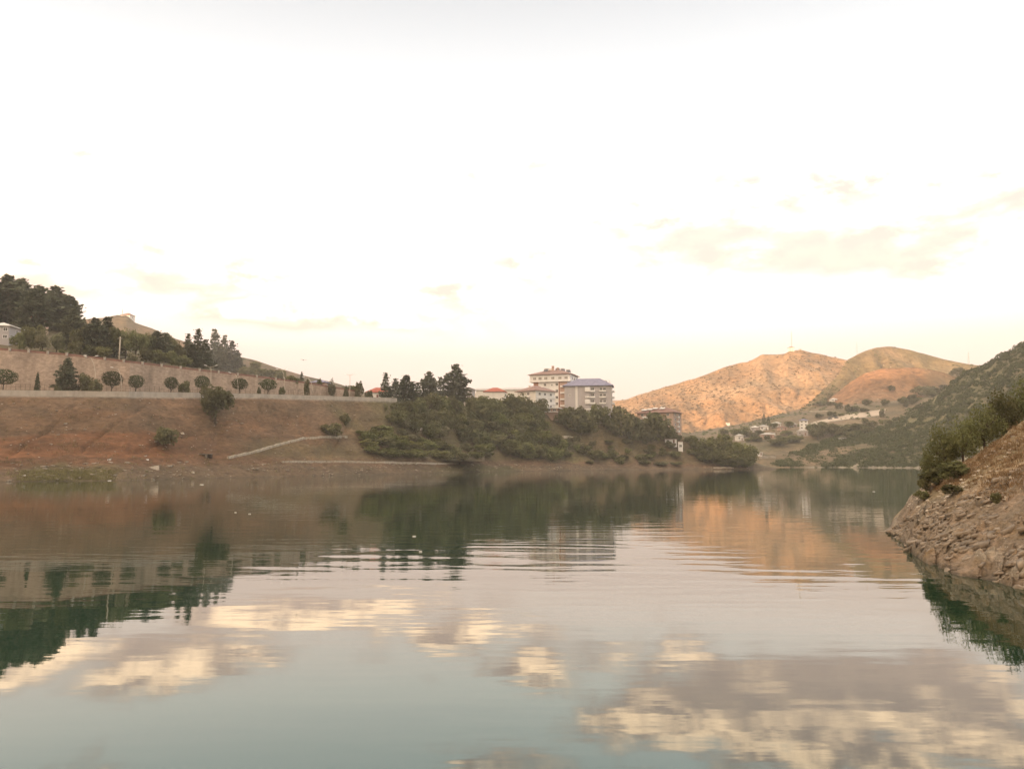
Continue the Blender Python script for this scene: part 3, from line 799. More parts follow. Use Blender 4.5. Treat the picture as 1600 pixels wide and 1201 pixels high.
def kinds(k): return [q for q in CR if q.rstrip('0123456789') == k]
NAMES = dict(broad='broadleaf_tree', light='broadleaf_tree', green='broadleaf_tree', pine='pine_tree', roundpine='pine_tree', bush='shrub', lightbush='shrub',
             greenbush='shrub', clipped='clipped_tree', cone='conical_shrub', cypress='cypress_tree')
CATS = dict(broad='tree', light='tree', green='tree', pine='pine tree', roundpine='pine tree', bush='bush', lightbush='bush', greenbush='bush', clipped='clipped tree', cone='conical bush', cypress='cypress')
rv = random.Random(77)
def plant(kind, loc, h, w, label, group=None, sink=.02):
    """a tree (trunk + crown) or a bush standing at loc, h metres tall and w wide"""
    key = rv.choice(kinds(kind)); rz = rv.uniform(0, 6.28)
    if kind in ('bush', 'lightbush', 'greenbush', 'cone', 'cypress'):
        o = link(NAMES[kind], CR[key]); o.location = loc - Vector((0, 0, sink * h)); o.scale = (w, w, h); o.rotation_euler = (0, 0, rz)
        return tag(o, label, CATS[kind], group)
    o = empty(NAMES[kind], loc, rz)
    tag(o, label, CATS[kind], group)
    if kind == 'clipped':
        t = link('trunk', TRS, o); t.scale = (h * 1.0, h * 1.0, h * 1.8)
        c = link('crown', CR[key], o); c.location = (0, 0, h * .46); c.scale = (w, w, h * .54)
        return o
    tr = TRP if 'pine' in kind else rv.choice(TR)
    t = link('trunk', tr, o); t.scale = (h, h, h) if 'pine' in kind else (h * .9, h * .9, h)
    c = link('crown', CR[key], o); c.scale = (w, w, h)
    return o
def plant_px(kind, px, base, top, wpx, label, group=None, D=None, wide=1.12):
    """plant whose base shows (or would show) at (px, base) and whose tip reaches pixel row top"""
    p = on_ground(px, D, base) if D else hit(px, base)
    if p is None: print('no ground', px, base); return
    zt = at(px, top, p.y).z; h = max(zt - p.z, .8); wide = wide * (1.45 if 'pine' in kind else 1.0)
    return plant(kind, p, h, wpx * p.y / F * wide, label, group)

# ---- clipped trees and bushes along the promenade: they stand behind the parapet
def d_prom(px, k=6): return float(np.interp(px, BK, b4)) + k
G = 'round clipped trees along the promenade'
for px, top, w, lab in ((3, 577, 36, 'round clipped tree on the promenade cut by the left edge of the view'),
                        (173, 580, 29, 'largest round clipped tree on the promenade, right of the loose conifer pair'),
                        (211, 586, 23, 'small round clipped tree between the largest round one and the lopsided pair'),
                        (266, 589, 20, 'small tilted clipped tree leading the lopsided pair on the promenade'),
                        (314, 587, 23, 'round clipped tree beside the double-armed lamp above the big slope tree'),
                        (373, 591, 25, 'flattened clipped tree just right of the big tree on the slope'),
                        (418, 592, 25, 'last flat clipped tree in the row, left of the curved lamp')):
    plant_px('clipped', px, 0, top, w, lab, G, d_prom(px), 1.0)
plant_px('cone', 56, 0, 580, 12, 'small narrow cone of a bush on the promenade by the left round tree', 'conical bushes on the promenade', d_prom(56), 1.0)
plant_px('cone', 540, 0, 601, 12, 'brownish conical bush near the promenade end under the thin double lamp', 'conical bushes on the promenade', d_prom(540), 1.0)
for a in (('roundpine', 102, 560, 29, 'spreading loose conifer on the promenade, left one of the pair'), ('broad', 133, 580, 32, 'low spreading tree leaning on the right of the loose promenade conifer'),
          ('bush', 150, 590, 26, 'dark bush hanging over the parapet right of the spreading conifer'), ('bush', 86, 600, 14, 'small brown bush hanging over the parapet below the loose conifer'),
          ('bush', 287, 592, 22, 'untidy bush behind the small tilted clipped tree, second of the lopsided pair'), ('bush', 440, 601, 12, 'little bush at the foot of the curved double lamp'),
          ('bush', 403, 603, 9, 'tiny dry bush between the two flattened clipped trees'),
          ('bush', 561, 590, 17, 'dark rounded tree standing alone at the promenade end'),
          ('light', 518, 591, 15, 'ragged pale tree by the pink house behind the promenade'), ('bush', 578, 607, 18, 'low bush left of the white boundary wall house')):
    plant_px(a[0], a[1], 0, a[2], a[3], a[4], None, d_prom(a[1], 19 if a[1] > 500 else 9 if a[0] != 'bush' or a[1] > 500 else 3), 1.0)
    
# ---- trees and bushes on the cut slope
plant_px('broad', 336, 662, 594, 66, 'big leafy tree growing on the cut slope in front of the promenade parapet', None, None, 1.0)
for a in (('bush', 254, 699, 662, 44, 'round dark bush alone on the bare red-brown slope'), ('bush', 516, 683, 658, 36, 'dark green bush above the end of the pale stone path wall'),
          ('bush', 541, 665, 644, 22, 'brownish bush under the promenade edge above the dark green bush'), ('bush', 398, 610, 598, 8, 'tiny bush on the edge of the slope by the parapet'),
          ('bush', 602, 643, 629, 8, 'thin dark bush under the end of the promenade'), ('greenbush', 575, 690, 672, 34, 'olive bush just right of the pale stone path wall end')):
    plant_px(*a)

# ---- wood on the hill above the stone wall
G = 'tall pines on the hill behind the left house'
for px, base, top, w in ((-40, 500, 432, 70), (8, 505, 431, 48), (30, 507, 436, 46), (50, 524, 452, 40), (58, 512, 448, 50), (84, 512, 449, 46), (104, 520, 463, 40), (-75, 500, 440, 70), (-120, 495, 445, 80), (-170, 490, 440, 70)):
    plant_px('roundpine', px, base, top, w, 'tall dark round-topped pine on the hill behind the grey house', G)
G = 'dark trees on the slope above the stone wall'
for px, base, top, w, k in ((112, 548, 484, 34, 'roundpine'), (125, 553, 505, 30, 'broad'), (146, 556, 498, 34, 'roundpine'), (166, 556, 496, 34, 'pine'), (178, 558, 506, 30, 'broad'), (196, 560, 512, 34, 'broad'),
                            (212, 562, 510, 34, 'broad'), (228, 563, 514, 32, 'broad'), (243, 566, 518, 30, 'roundpine'), (258, 566, 521, 28, 'pine'), (270, 568, 522, 22, 'broad'), (280, 570, 534, 26, 'broad')):
    plant_px(k, px, base, top, w, 'dark tree in the unbroken belt between the tall pines and the conifer clump', G)
G = 'conifer clump above the stone wall'
for px, base, top, w in ((293, 572, 522, 22), (308, 573, 515, 26), (320, 575, 531, 22), (334, 576, 516, 27), (349, 578, 525, 24), (361, 580, 533, 24), (370, 582, 548, 22), (300, 574, 538, 26), (342, 578, 540, 26)):
    plant_px('pine', px, base, top, w, 'layered conifer in the see-through clump behind the wall top', G)
G = 'undergrowth trees along the top of the stone wall'
for px, base, top, w, k in ((30, 548, 517, 26, 'bush'), (46, 549, 505, 30, 'bush'), (56, 549, 503, 26, 'bush'), (118, 556, 530, 26, 'bush'), (138, 558, 536, 26, 'bush'), (160, 560, 538, 30, 'bush'), (224, 568, 540, 28, 'bush'), (205, 566, 548, 20, 'lightbush'),
                            (246, 570, 543, 28, 'bush'), (268, 573, 546, 28, 'bush'), (286, 576, 552, 24, 'bush'), (100, 556, 544, 28, 'bush'), (70, 553, 546, 20, 'bush')):
    plant_px(k, px, base, top, w, 'low bushy growth filling the foot of the wood on the wall top', G)
plant_px('light', 66, 551, 514, 30, 'pale green tree with a light trunk right of the grey house')
plant_px('light', 88, 552, 519, 26, 'smaller pale green tree beside the one with the light trunk')
G = 'bushes on the falling hillside right of the conifers'
for px, base, top, w, k in ((388, 588, 570, 30, 'bush'), (406, 590, 573, 34, 'bush'), (426, 594, 575, 34, 'bush'), (442, 598, 577, 26, 'bush'), (398, 578, 563, 20, 'bush'), (452, 600, 584, 18, 'bush'), (462, 603, 587, 16, 'bush')):
    plant_px(k, px, base, top, w, 'grey-green bush on the hillside that falls away right of the conifer clump', G)
plant_px('pine', 471, 604, 581, 8, 'slim pointed conifer behind the curved lamps', None)
plant_px('bush', 478, 606, 588, 10, 'brown pointed bush behind the right curved lamp', None, d_prom(478, 12))
plant_px('bush', 498, 610, 588, 10, 'bush rising over the pink house roof', None, d_prom(498, 40))
plant_px('bush', 548, 612, 601, 34, 'wide low bush behind the brown cone at the promenade end', None, d_prom(548, 30))

# ---- pines between the white wall house and the apartment blocks
for px, top, w, lab in ((602, 583, 26, 'pointed pine rising behind the red roof of the white wall house'), (617, 592, 26, 'lower pine right of the pointed one by the red roof'),
                        (634, 587, 38, 'broad flat-topped pine in the middle of the pine row'), (652, 598, 26, 'low pine filling the dip between the flat-topped and twin-topped pines'), (670, 582, 34, 'twin-topped pine left of the tallest pine'), (688, 590, 26, 'pine tucked between the twin-topped and the tallest pine'),
                        (712, 570, 44, 'tallest pine of the row, beside the grey box building')):
    plant_px('roundpine' if w > 30 else 'pine', px, 0, top, w, lab, 'row of pines behind the lakeside thicket', float(np.interp(px, BK, b4)) + rv.uniform(10, 18), .86)

# ---- thicket on the lake slope
G = 'thicket on the lake slope'
def thicket(pts, kinds_, label, group, wide=1.1):
    for px, base, top, w in pts: plant_px(rv.choice(kinds_), px, base, top, w, label, group, None, wide)
thicket([(622, 655, 628, 34), (640, 652, 622, 36), (655, 655, 618, 36), (672, 650, 612, 38), (690, 648, 612, 36), (706, 652, 616, 30), (630, 668, 640, 38), (648, 672, 642, 36), (666, 668, 636, 36), (690, 668, 634, 38), (612, 664, 645, 24), (676, 680, 652, 34), (700, 676, 640, 30)],
        ['broad', 'bush'], 'dark grey-green tree in the thicket below the pine row', 'dark thicket below the pines')
thicket([(676, 662, 638, 26), (690, 682, 660, 26), (640, 690, 674, 30)], ['lightbush'], 'pale bush standing out in the dark thicket below the pines', 'pale bushes in the dark thicket')
thicket([(575, 700, 684, 36), (598, 698, 680, 40), (622, 702, 682, 42), (645, 704, 686, 42), (668, 704, 688, 40), (690, 704, 686, 40), (610, 714, 698, 44), (636, 716, 700, 44), (660, 717, 700, 44), (684, 716, 700, 36), (590, 712, 700, 36), (605, 690, 670, 34), (585, 682, 668, 30)],
        ['greenbush', 'greenbush', 'bush'], 'fresh green low bush on the lower slope above the stone shore wall', 'green bushes above the shore wall')
thicket([(712, 721, 696, 24), (702, 720, 704, 26), (724, 720, 706, 20)], ['bush'], 'dark upright bush at the shore wall end below the tallest pine', 'dark bushes at the shore wall end')
thicket([(728, 668, 632, 34), (750, 664, 622, 40), (772, 660, 618, 40), (795, 656, 612, 42), (818, 662, 614, 40), (836, 668, 628, 32), (738, 682, 650, 38), (760, 684, 648, 40), (784, 682, 646, 42), (808, 682, 644, 42), (832, 684, 650, 36), (726, 694, 664, 34), (748, 698, 668, 38), (772, 700, 670, 40)],
        ['broad', 'bush'], 'grey-green tree in the wide thicket below the orange-roofed house', 'wide thicket below the orange-roofed house')
thicket([(796, 702, 668, 42), (820, 704, 668, 42), (846, 704, 664, 40), (862, 708, 672, 36), (878, 716, 684, 30), (790, 712, 686, 38), (816, 716, 688, 40), (842, 718, 688, 40), (864, 721, 694, 34), (760, 712, 690, 34)],
        ['green', 'greenbush', 'bush'], 'brighter green tree at the lower right of the wide lakeside thicket', 'lower trees of the wide thicket')
for a in (('bush', 903, 678, 628, 48, 'big round tree before the corner of the grey blue-roofed block'), ('bush', 880, 668, 632, 30, 'tree left of the big round one, under the white apartment block'), ('bush', 938, 668, 628, 34, 'round-headed tree centred before the grey blue-roofed block'),
          ('bush', 920, 680, 646, 34, 'smaller tree between two round ones before the grey block'), ('bush', 973, 690, 626, 40, 'tall tree at the right end of the grey block'), ('bush', 955, 676, 648, 30, 'bush left of the tall tree by the grey block'),
          ('bush', 990, 694, 640, 34, 'tree between the grey block and the brown block'), ('bush', 1031, 697, 636, 50, 'big dark tree hiding the front of the brown block'), ('bush', 1010, 696, 652, 30, 'lower tree left of the one hiding the brown block'),
          ('bush', 1056, 694, 674, 18, 'bush at the right corner of the brown block'), ('bush', 932, 720, 700, 36, 'round bush on the dry slope below the grey block'), ('bush', 957, 718, 700, 22, 'smaller bush right of the round slope bush'), ('bush', 1078, 694, 678, 22, 'bush right of the small white shed')):
    plant_px(*a)
thicket([(1090, 712, 680, 36), (1112, 718, 676, 40), (1132, 722, 674, 40), (1152, 727, 686, 44), (1168, 730, 692, 36), (1120, 726, 700, 42), (1140, 730, 702, 44), (1098, 722, 700, 30), (1160, 731, 708, 40)],
        ['green', 'greenbush'], 'lush green tree on the low point that runs into the lake', 'green trees on the lake point')

def scatter(poly, n, kinds_, hpx, wpx, label, group):
    xs_ = [p[0] for p in poly]; ys_ = [p[1] for p in poly]; k = 0
    while k < n:
        x, y = rv.uniform(min(xs_), max(xs_)), rv.uniform(min(ys_), max(ys_))
        ins = False
        for (x0, y0), (x1, y1) in zip(poly, poly[1:] + poly[:1]):
            if (y0 > y) != (y1 > y) and x < (x1 - x0) * (y - y0) / (y1 - y0) + x0: ins = not ins
        if not ins: continue
        h = rv.uniform(*hpx); plant_px(rv.choice(kinds_), x, y, y - h, rv.uniform(*wpx), label, group); k += 1
scatter([(608, 642), (712, 640), (724, 690), (680, 694), (625, 672)], 18, ['broad', 'bush', 'green', 'light'], (16, 32), (22, 38), 'dark grey-green tree in the thicket below the pine row', 'dark thicket below the pines')
scatter([(722, 650), (848, 648), (872, 690), (880, 714), (790, 712), (730, 694)], 34, ['broad', 'bush', 'light', 'green', 'greenbush'], (14, 34), (26, 42), 'grey-green tree in the wide thicket below the orange-roofed house', 'wide thicket below the orange-roofed house')
scatter([(720, 700), (880, 705), (890, 722), (800, 724), (720, 720)], 14, ['greenbush', 'lightbush'], (8, 15), (18, 32), 'brighter green tree at the lower right of the wide lakeside thicket', 'lower trees of the wide thicket')
scatter([(560, 676), (620, 672), (690, 690), (720, 714), (640, 719), (585, 714)], 22, ['greenbush', 'greenbush', 'lightbush'], (6, 14), (18, 36), 'fresh green low bush on the lower slope above the stone shore wall', 'green bushes above the shore wall')
scatter([(870, 655), (950, 655), (1060, 690), (1050, 700), (960, 686), (890, 680)], 14, ['bush', 'broad'], (14, 26), (22, 34), 'lower bush between the round trees in front of the grey and brown blocks', 'bushes between the round trees')
scatter([(880, 684), (960, 690), (1060, 698), (1110, 718), (1080, 729), (940, 727), (880, 724)], 44, ['lightbush', 'greenbush', 'bush'], (6, 13), (12, 26), 'low scrubby bush on the dry slope above the water', 'scrub on the dry slope above the water')
scatter([(728, 652), (812, 650), (812, 660), (728, 664)], 10, ['broad', 'bush'], (34, 42), (30, 42), 'grey-green tree in the wide thicket below the orange-roofed house', 'wide thicket below the orange-roofed house')

# ---- village trees
thicket([(1270, 680, 660, 26), (1286, 682, 655, 34), (1300, 681, 660, 28), (1278, 687, 668, 30), (1313, 682, 668, 24)], ['broad', 'bush'], 'dark round tree in the clump below the pale village road', 'tree clump below the village road')
thicket([(1152, 684, 668, 26), (1168, 682, 664, 26), (1180, 690, 680, 26), (1235, 668, 656, 20), (1228, 680, 672, 22), (1240, 690, 679, 40), (1218, 696, 684, 36)], ['broad', 'bush'], 'grey-green tree among the village houses across the lake', 'trees among the village houses')
scatter([(1066, 690), (1160, 672), (1230, 668), (1262, 680), (1240, 700), (1180, 690), (1100, 694)], 12, ['bush', 'broad'], (6, 11), (10, 20), 'grey-green tree among the village houses across the lake', 'trees among the village houses')
scatter([(1262, 684), (1360, 662), (1400, 650), (1390, 664), (1300, 694)], 12, ['bush'], (8, 14), (16, 28), 'dark bush on the earth bank under the village road', 'bushes under the village road')
scatter([(1265, 655), (1420, 625), (1480, 605), (1440, 640), (1385, 640), (1300, 652)], 16, ['bush'], (5, 11), (10, 24), 'dark tree dotted on the dry slope above the village road', 'trees on the slope above the road')
for px, lab in ((1194, 'left one of the two slim cypresses above the village roofs'), (1201, 'right one of the two slim cypresses above the village roofs')):
    plant_px('cypress', px, 668, 645 if px < 1197 else 649, 5, lab, 'cypresses above the village')
thicket([(1310, 640, 627, 14), (1326, 641, 630, 12), (1285, 634, 624, 20), (1300, 634, 626, 20), (1355, 634, 622, 18), (1382, 634, 622, 16), (1394, 612, 600, 12), (1440, 620, 600, 34), (1456, 618, 602, 30), (1495, 590, 572, 26), (1412, 632, 618, 18), (1425, 628, 614, 18)], ['bush'], 'dark tree dotted on the dry slope above the village road', 'trees on the slope above the road')
thicket([(1378, 654, 638, 10), (1350, 662, 652, 16), (1362, 668, 656, 20), (1330, 672, 660, 24)], ['bush'], 'dark bush on the earth bank under the village road', 'bushes under the village road')

# ---- trees on the crest of the near rocky bank
M['scrub_near'] = foliage('bank_leaves', (.10,.102,.042), (.16,.158,.068), (.21,.20,.098), 6)
G = 'leafy trees on the crest of the near rocky bank'
CR['near0'] = np_mesh('crown', *crown_broad(210, 2600, .045, 22, .56, .46, .03, .5), M['scrub_near'])
CR['near1'] = np_mesh('crown', *crown_broad(211, 2600, .045, 21, .56, .46, .03, .5), M['scrub_near'])
NAMES['near'] = 'leafy_tree'; CATS['near'] = 'tree'
for px, D, top, w, lab in ((1450, 60.5, 700, 36, 'small leafy tree at the water end of the near bank crest'), (1472, 59, 662, 52, 'leafy tree behind the tip of the near rocky bank'), (1500, 58, 652, 58, 'bushy tree third from the tip along the near bank crest'),
                           (1535, 59, 632, 62, 'tree in the middle of the near bank crest'), (1572, 60, 610, 66, 'taller tree towards the right of the near bank crest'), (1612, 61, 590, 70, 'tree on the near bank crest cut by the right edge of the view'), (1660, 61, 560, 80, 'rightmost tree on the near bank crest beyond the photo edge')):
    if px < 1640: plant_px('near', px, 0, top, w, lab, G, D, 1.15)
for px, base, top, w, lab in ((1463, 760, 728, 44, 'dark shrub on the crest at the tip of the near rocky bank'), (1490, 752, 716, 44, 'dark shrub where the dry grass begins on the near bank'), (1447, 768, 742, 26, 'low shrub nearest the water on the tip of the near bank'),
                              (1490, 775, 757, 34, 'low dark shrub among the stones below the near bank crest'), (1558, 790, 775, 20, 'small olive shrub in the dry grass of the near bank'), (1440, 782, 766, 24, 'brown shrub over the pale rocks at the near bank tip')):
    plant_px('bush', px, base, top, w, lab, 'shrubs on the near rocky bank')

# ---- masses nobody could count
def leaf_mass(name, pts, rad, per, leaf, mat, seed, flat=.75):
    rng = np.random.default_rng(seed); n = len(pts)
    P = np.repeat(np.asarray(pts), per, 0); R = np.repeat(np.asarray(rad), per)
    d = rng.normal(size=(n * per, 3)); d /= np.linalg.norm(d, axis=1, keepdims=True); d[:, 2] = np.abs(d[:, 2]) * flat
    C = P + d * (R * rng.uniform(.6, 1.1, n * per))[:, None]
    V, Fc = quads(C, d + rng.normal(size=d.shape) * .5, R * leaf * rng.uniform(.7, 1.4, n * per), rng)
    o = link(name, np_mesh(name, V, Fc, mat)); o['kind'] = 'stuff'; return o
def sample(G, T, t0, t1, px0, px1, n, seed, keep=None):
    """random points on a loft grid between rows t0..t1 (fractions of the whole) and columns"""
    rng = np.random.default_rng(seed); nr, nc = G.shape[:2]
    i = rng.uniform(t0 * (nr - 1), t1 * (nr - 1), n); j = rng.uniform(px0 * (nc - 1), px1 * (nc - 1), n)
    i0 = i.astype(int); j0 = j.astype(int); a = (i - i0)[:, None]; b = (j - j0)[:, None]
    i1 = np.minimum(i0 + 1, nr - 1); j1 = np.minimum(j0 + 1, nc - 1)
    P = (G[i0, j0] * (1 - b) + G[i0, j1] * b) * (1 - a) + (G[i1, j0] * (1 - b) + G[i1, j1] * b) * a
    return P
rng = np.random.default_rng(5)
P = sample(GG, None, .06, .80, .0, 1.0, 5200, 9)
dens = fbm(P[:, 0] * .02, P[:, 1] * .02, 201); P = P[(dens > -.42) & (P[:, 2] > .4) & (rng.uniform(size=len(P)) > -1)]
leaf_mass('hillside_bushes', P - [0, 0, .5], 1.3 + 3.6 * rng.uniform(0, 1, len(P)) ** 2, 90, .36, M['scrub'], 3)
P = sample(G1, None, .16, .888, .2, .66, 5200, 10); k = fbm(P[:, 0] * .012, P[:, 1] * .012, 203) + rng.uniform(-.6, .6, len(P)) > .02; P = P[k]
P2 = sample(G2, None, .10, .85, .04, .6, 4200, 12); k = fbm(P2[:, 0] * .015, P2[:, 1] * .015, 205) + rng.uniform(-.5, .5, len(P2)) > .05; P2 = P2[k]
P3 = sample(GL, None, .42, .93, .1, .75, 900, 13); k = fbm(P3[:, 0] * .03, P3[:, 1] * .03, 207) + rng.uniform(-.5, .5, len(P3)) > .0; P3 = P3[k]
leaf_mass('terrace_scrub', P3, rng.uniform(.7, 2.6, len(P3)), 40, .45, M['scrub'], 7)
leaf_mass('olive_hill_scrub', P2, rng.uniform(.8, 2.8, len(P2)), 26, .5, M['scrub'], 6)
leaf_mass('dry_hill_scrub', P, rng.uniform(.5, 2.0, len(P)) ** 1.2, 20, .6, M['hillscrub'], 4)
# ------------------------------------------------------------------ near bank stones and grass
def stones(name, pts, sizes, mat, seed, kind='stuff', dip=False):
    rng = np.random.default_rng(seed); n = len(pts)
    base = np.array([(-1,-1,-1),(1,-1,-1),(1,1,-1),(-1,1,-1),(-1,-1,1),(1,-1,1),(1,1,1),(-1,1,1)], float) * .5
    fc = np.array([(0,3,2,1),(4,5,6,7),(0,1,5,4),(1,2,6,5),(2,3,7,6),(3,0,4,7)])
    V = base[None] * (1 + rng.uniform(-.35, .35, (n, 8, 3)))
    V *= np.stack([sizes * rng.uniform(.8, 1.7, n), sizes * rng.uniform(.5, 1.1, n), sizes * rng.uniform(.22, .55, n)], 1)[:, None, :]
    a = rng.normal(0, .45, n) if dip else rng.uniform(0, 6.28, n); ca, sa = np.cos(a)[:, None], np.sin(a)[:, None]
    x, y = V[..., 0] * ca - V[..., 1] * sa, V[..., 0] * sa + V[..., 1] * ca
    ti = rng.uniform(.1 if dip else -.2, .6 if dip else .3, n)[:, None]; z = V[..., 2] + x * np.tan(ti)
    V = np.stack([x, y, z], -1) + np.asarray(pts)[:, None, :]
    F_ = (fc[None] + (np.arange(n) * 8)[:, None, None]).reshape(-1, 4)
    o = link(name, np_mesh(name, V.reshape(-1, 3), F_, mat)); 
    if kind: o['kind'] = kind
    return o
M['slope_grass'] = foliage('slope_grass_blades', (.11,.085,.045), (.16,.12,.065), (.22,.17,.095), .5)
NR = NG.shape[0]
def grassy(P):
    px = 800 + P[:, 0] / P[:, 1] * F
    return P[:, 2] > np.interp(px, [1384, 1440, 1500, 1600, 1800], [3.4, 3.2, 2.9, 3.4, 3.4]) + fbm(P[:, 0] * .3, P[:, 1] * .3, 305)
NGV = NG[:, :int(np.searchsorted(NBPX, 2400))]
def nb_rows(a, b): return (10 + 190 * a) / (NR - 1), (10 + 190 * b) / (NR - 1)
t0, t1 = nb_rows(0.0, .62); ncol = NGV.shape[1]
rng = np.random.default_rng(8)
P = sample(NGV, None, t0, t1, .0, .90, 5200, 31); k = fbm(P[:, 0] * .5, P[:, 1] * .5, 301) + rng.uniform(-.5, .5, len(P)) > .12; P = P[k]
M['rubble'] = plain('pale_rubble', (.29,.225,.165), .92, .62, 1.6)
stones('rubble', P, .06 + .42 * rng.uniform(0, 1, len(P)) ** 4, M['rubble'], 32, dip=True)
t0, t1 = nb_rows(.45, 1.0)
P = sample(NGV, None, t0, t1, .08, .97, 500, 33); stones('scattered_stones', P, .06 + .22 * rng.uniform(0, 1, len(P)) ** 2.5, M['pale_stone'], 34)
def tufts(name, P, h, blades, spread, mat, seed):
    rng = np.random.default_rng(seed); n = len(P)
    B = np.repeat(P, blades, 0) + np.concatenate([rng.normal(size=(n * blades, 2)) * spread, np.zeros((n * blades, 1))], 1)
    H = np.repeat(h, blades) * rng.uniform(.5, 1.2, n * blades)
    a = rng.uniform(0, 6.28, n * blades); ln = rng.uniform(.1, .7, n * blades)
    dx = np.stack([np.cos(a), np.sin(a), 0 * a], 1); sd_ = np.stack([-np.sin(a), np.cos(a), 0 * a], 1) * (H * .07 + .006)[:, None]
    tip = B + dx * (H * ln)[:, None] + np.stack([0 * a, 0 * a, H], 1)
    mid = B + dx * (H * ln * .35)[:, None] + np.stack([0 * a, 0 * a, H * .6], 1)
    V = np.stack([B - sd_, B + sd_, mid + sd_ * .8, tip], 1).reshape(-1, 3)
    o = link(name, np_mesh(name, V, np.arange(len(V)).reshape(-1, 4), mat)); o['kind'] = 'stuff'
t0, t1 = nb_rows(.42, 1.03)
P = sample(NGV, None, t0, t1, .03, .95, 9000, 35); k = fbm(P[:, 0] * .4, P[:, 1] * .4, 303) + rng.uniform(-.5, .5, len(P)) > -.05
k &= grassy(P)
P = P[k]
tufts('dry_grass', P, rng.uniform(.06, .22, len(P)), 9, .10, M['dry_grass'], 36)
# boulders that stand out
G = 'boulders on the near rocky bank'
for px, py, s, lab in ((1594, 921, .8, 'pale boulder at the waterline by the right edge'), (1592, 806, .7, 'pale boulder at the right edge above the stony slope'), (1544, 818, .55, 'flat pale stone in the middle of the stony slope'),
                       (1408, 836, .5, 'flat stone near the tip of the near bank'), (1480, 893, .55, 'flat stone on the waterline below the slope middle'), (1476, 748, .5, 'pale stone at the edge of the dry grass near the tip'),
                       (1592, 690, .7, 'pale stone high on the grass slope near the right edge'), (1500, 858, .5, 'leaning slab in the stony slope above the waterline'), (1556, 706, .45, 'small pale stone near the grassy crest')):
    p = hit(px, py)
    mb = MB(); r = random.Random(px); 
    vs = []
    for k in range(6):
        a = k * PI / 3; vs.append((math.cos(a) * s * r.uniform(.42, .62), math.sin(a) * s * r.uniform(.3, .45), -s * .25))
    for k in range(6):
        a = k * PI / 3 + .2; vs.append((math.cos(a) * s * r.uniform(.28, .5), math.sin(a) * s * r.uniform(.2, .36), s * r.uniform(.12, .26)))
    mb.add(vs, [(5,4,3,2,1,0), (6,7,8,9,10,11)] + [(k, (k+1) % 6, 6 + (k+1) % 6, 6 + k) for k in range(6)])
    o = mb.build('boulder', M['rubble']); o.location = p; o.rotation_euler = (r.uniform(-.2, .2), r.uniform(-.35, 0), r.uniform(0, 3)); tag(o, lab, 'boulder', G)
# beach rubble under the cut slope and pale blocks one can point at
rng = np.random.default_rng(18)
pts = []
for _ in range(900):
    px = rng.uniform(0, 1190); py = rng.uniform(np.interp(px, [0, 300, 600, 1190], [722, 720, 722, 730]), np.interp(px, BK, 720 + 6250 / b1) - .6)
    p = hit(px, py)
    if p is not None and (fbm(px * .02, py * .1, 401) > -.1): pts.append(tuple(p))
stones('beach_stones', np.array(pts), .22 + .9 * rng.uniform(0, 1, len(pts)) ** 4, M['beach_stone'], 42)
pts = []
for _ in range(420):
    px = rng.uniform(0, 1100); py = rng.uniform(628, 716); p = hit(px, py)
    if p is not None and px < 560 + rng.uniform(0, 500): pts.append(tuple(p))
stones('slope_stones', np.array(pts), .2 + .7 * rng.uniform(0, 1, len(pts)) ** 3, M['beach_stone'], 43)
P = []
for _ in range(1500):
    px = rng.choice([rng.uniform(25, 180), rng.uniform(0, 1190)]); lo = 720 + 6250 / np.interp(px, BK, b1) * 0
    py = rng.uniform(735 if px < 200 else 700, np.interp(px, BK, 720 + 6250 / b1)); p = hit(px, py)
    if p is not None: P.append(tuple(p))
P = np.array(P); tufts('shore_grass', P, rng.uniform(.2, .7, len(P)), 7, .5, M['grass'], 44)
G = 'pale blocks on the far shore'
for px, py, s, lab in ((240, 731, 3.0, 'long pale slab lying on the beach below the red slope'), (171, 755, .9, 'white block at the waterline beside the shore grass'), (38, 743, 1.0, 'white stone at the left end of the shore grass'), (284, 677, 1.4, 'white block on the slope right of the round dark bush'),
                       (300, 738, 1.4, 'pale block right of the long slab on the beach'), (171, 718, 1.0, 'white stone on the ledge line under the red soil'), (230, 718, .9, 'second white stone on the ledge line, right of the first')):
    p = hit(px, min(py, 751 if px < 200 else 748))
    r = random.Random(px); mb = MB(); mb.add([(-s/2,-s*.3,-s*.2),(s/2,-s*.28,-s*.2),(s*.45,s*.3,-s*.2),(-s*.5,s*.28,-s*.2),(-s*.42,-s*.25,s*.16),(s*.46,-s*.22,s*.24),(s*.4,s*.24,s*.2),(-s*.44,s*.2,s*.13)],
        [(0,3,2,1),(4,5,6,7),(0,1,5,4),(1,2,6,5),(2,3,7,6),(3,0,4,7)])
    o = mb.build('stone_block', M['white'] if s < 1.2 else M['pale_stone']); o.location = p; o.rotation_euler = (r.uniform(-.1, .1), r.uniform(-.1, .1), r.uniform(-.4, .4)); tag(o, lab, 'stone block', G)

P = []
for _ in range(2600):
    px = rng.uniform(0, 1120); py = rng.uniform(626, 728); p = hit(px, py)
    if p is not None and fbm(px * .03, py * .08, 411) + rng.uniform(-.4, .4) > .05 and py > np.interp(px, BK, py4) + 3: P.append(tuple(p))
P = np.array(P); tufts('dry_slope_grass', P, rng.uniform(.3, .9, len(P)), 8, .6, M['slope_grass'], 45)
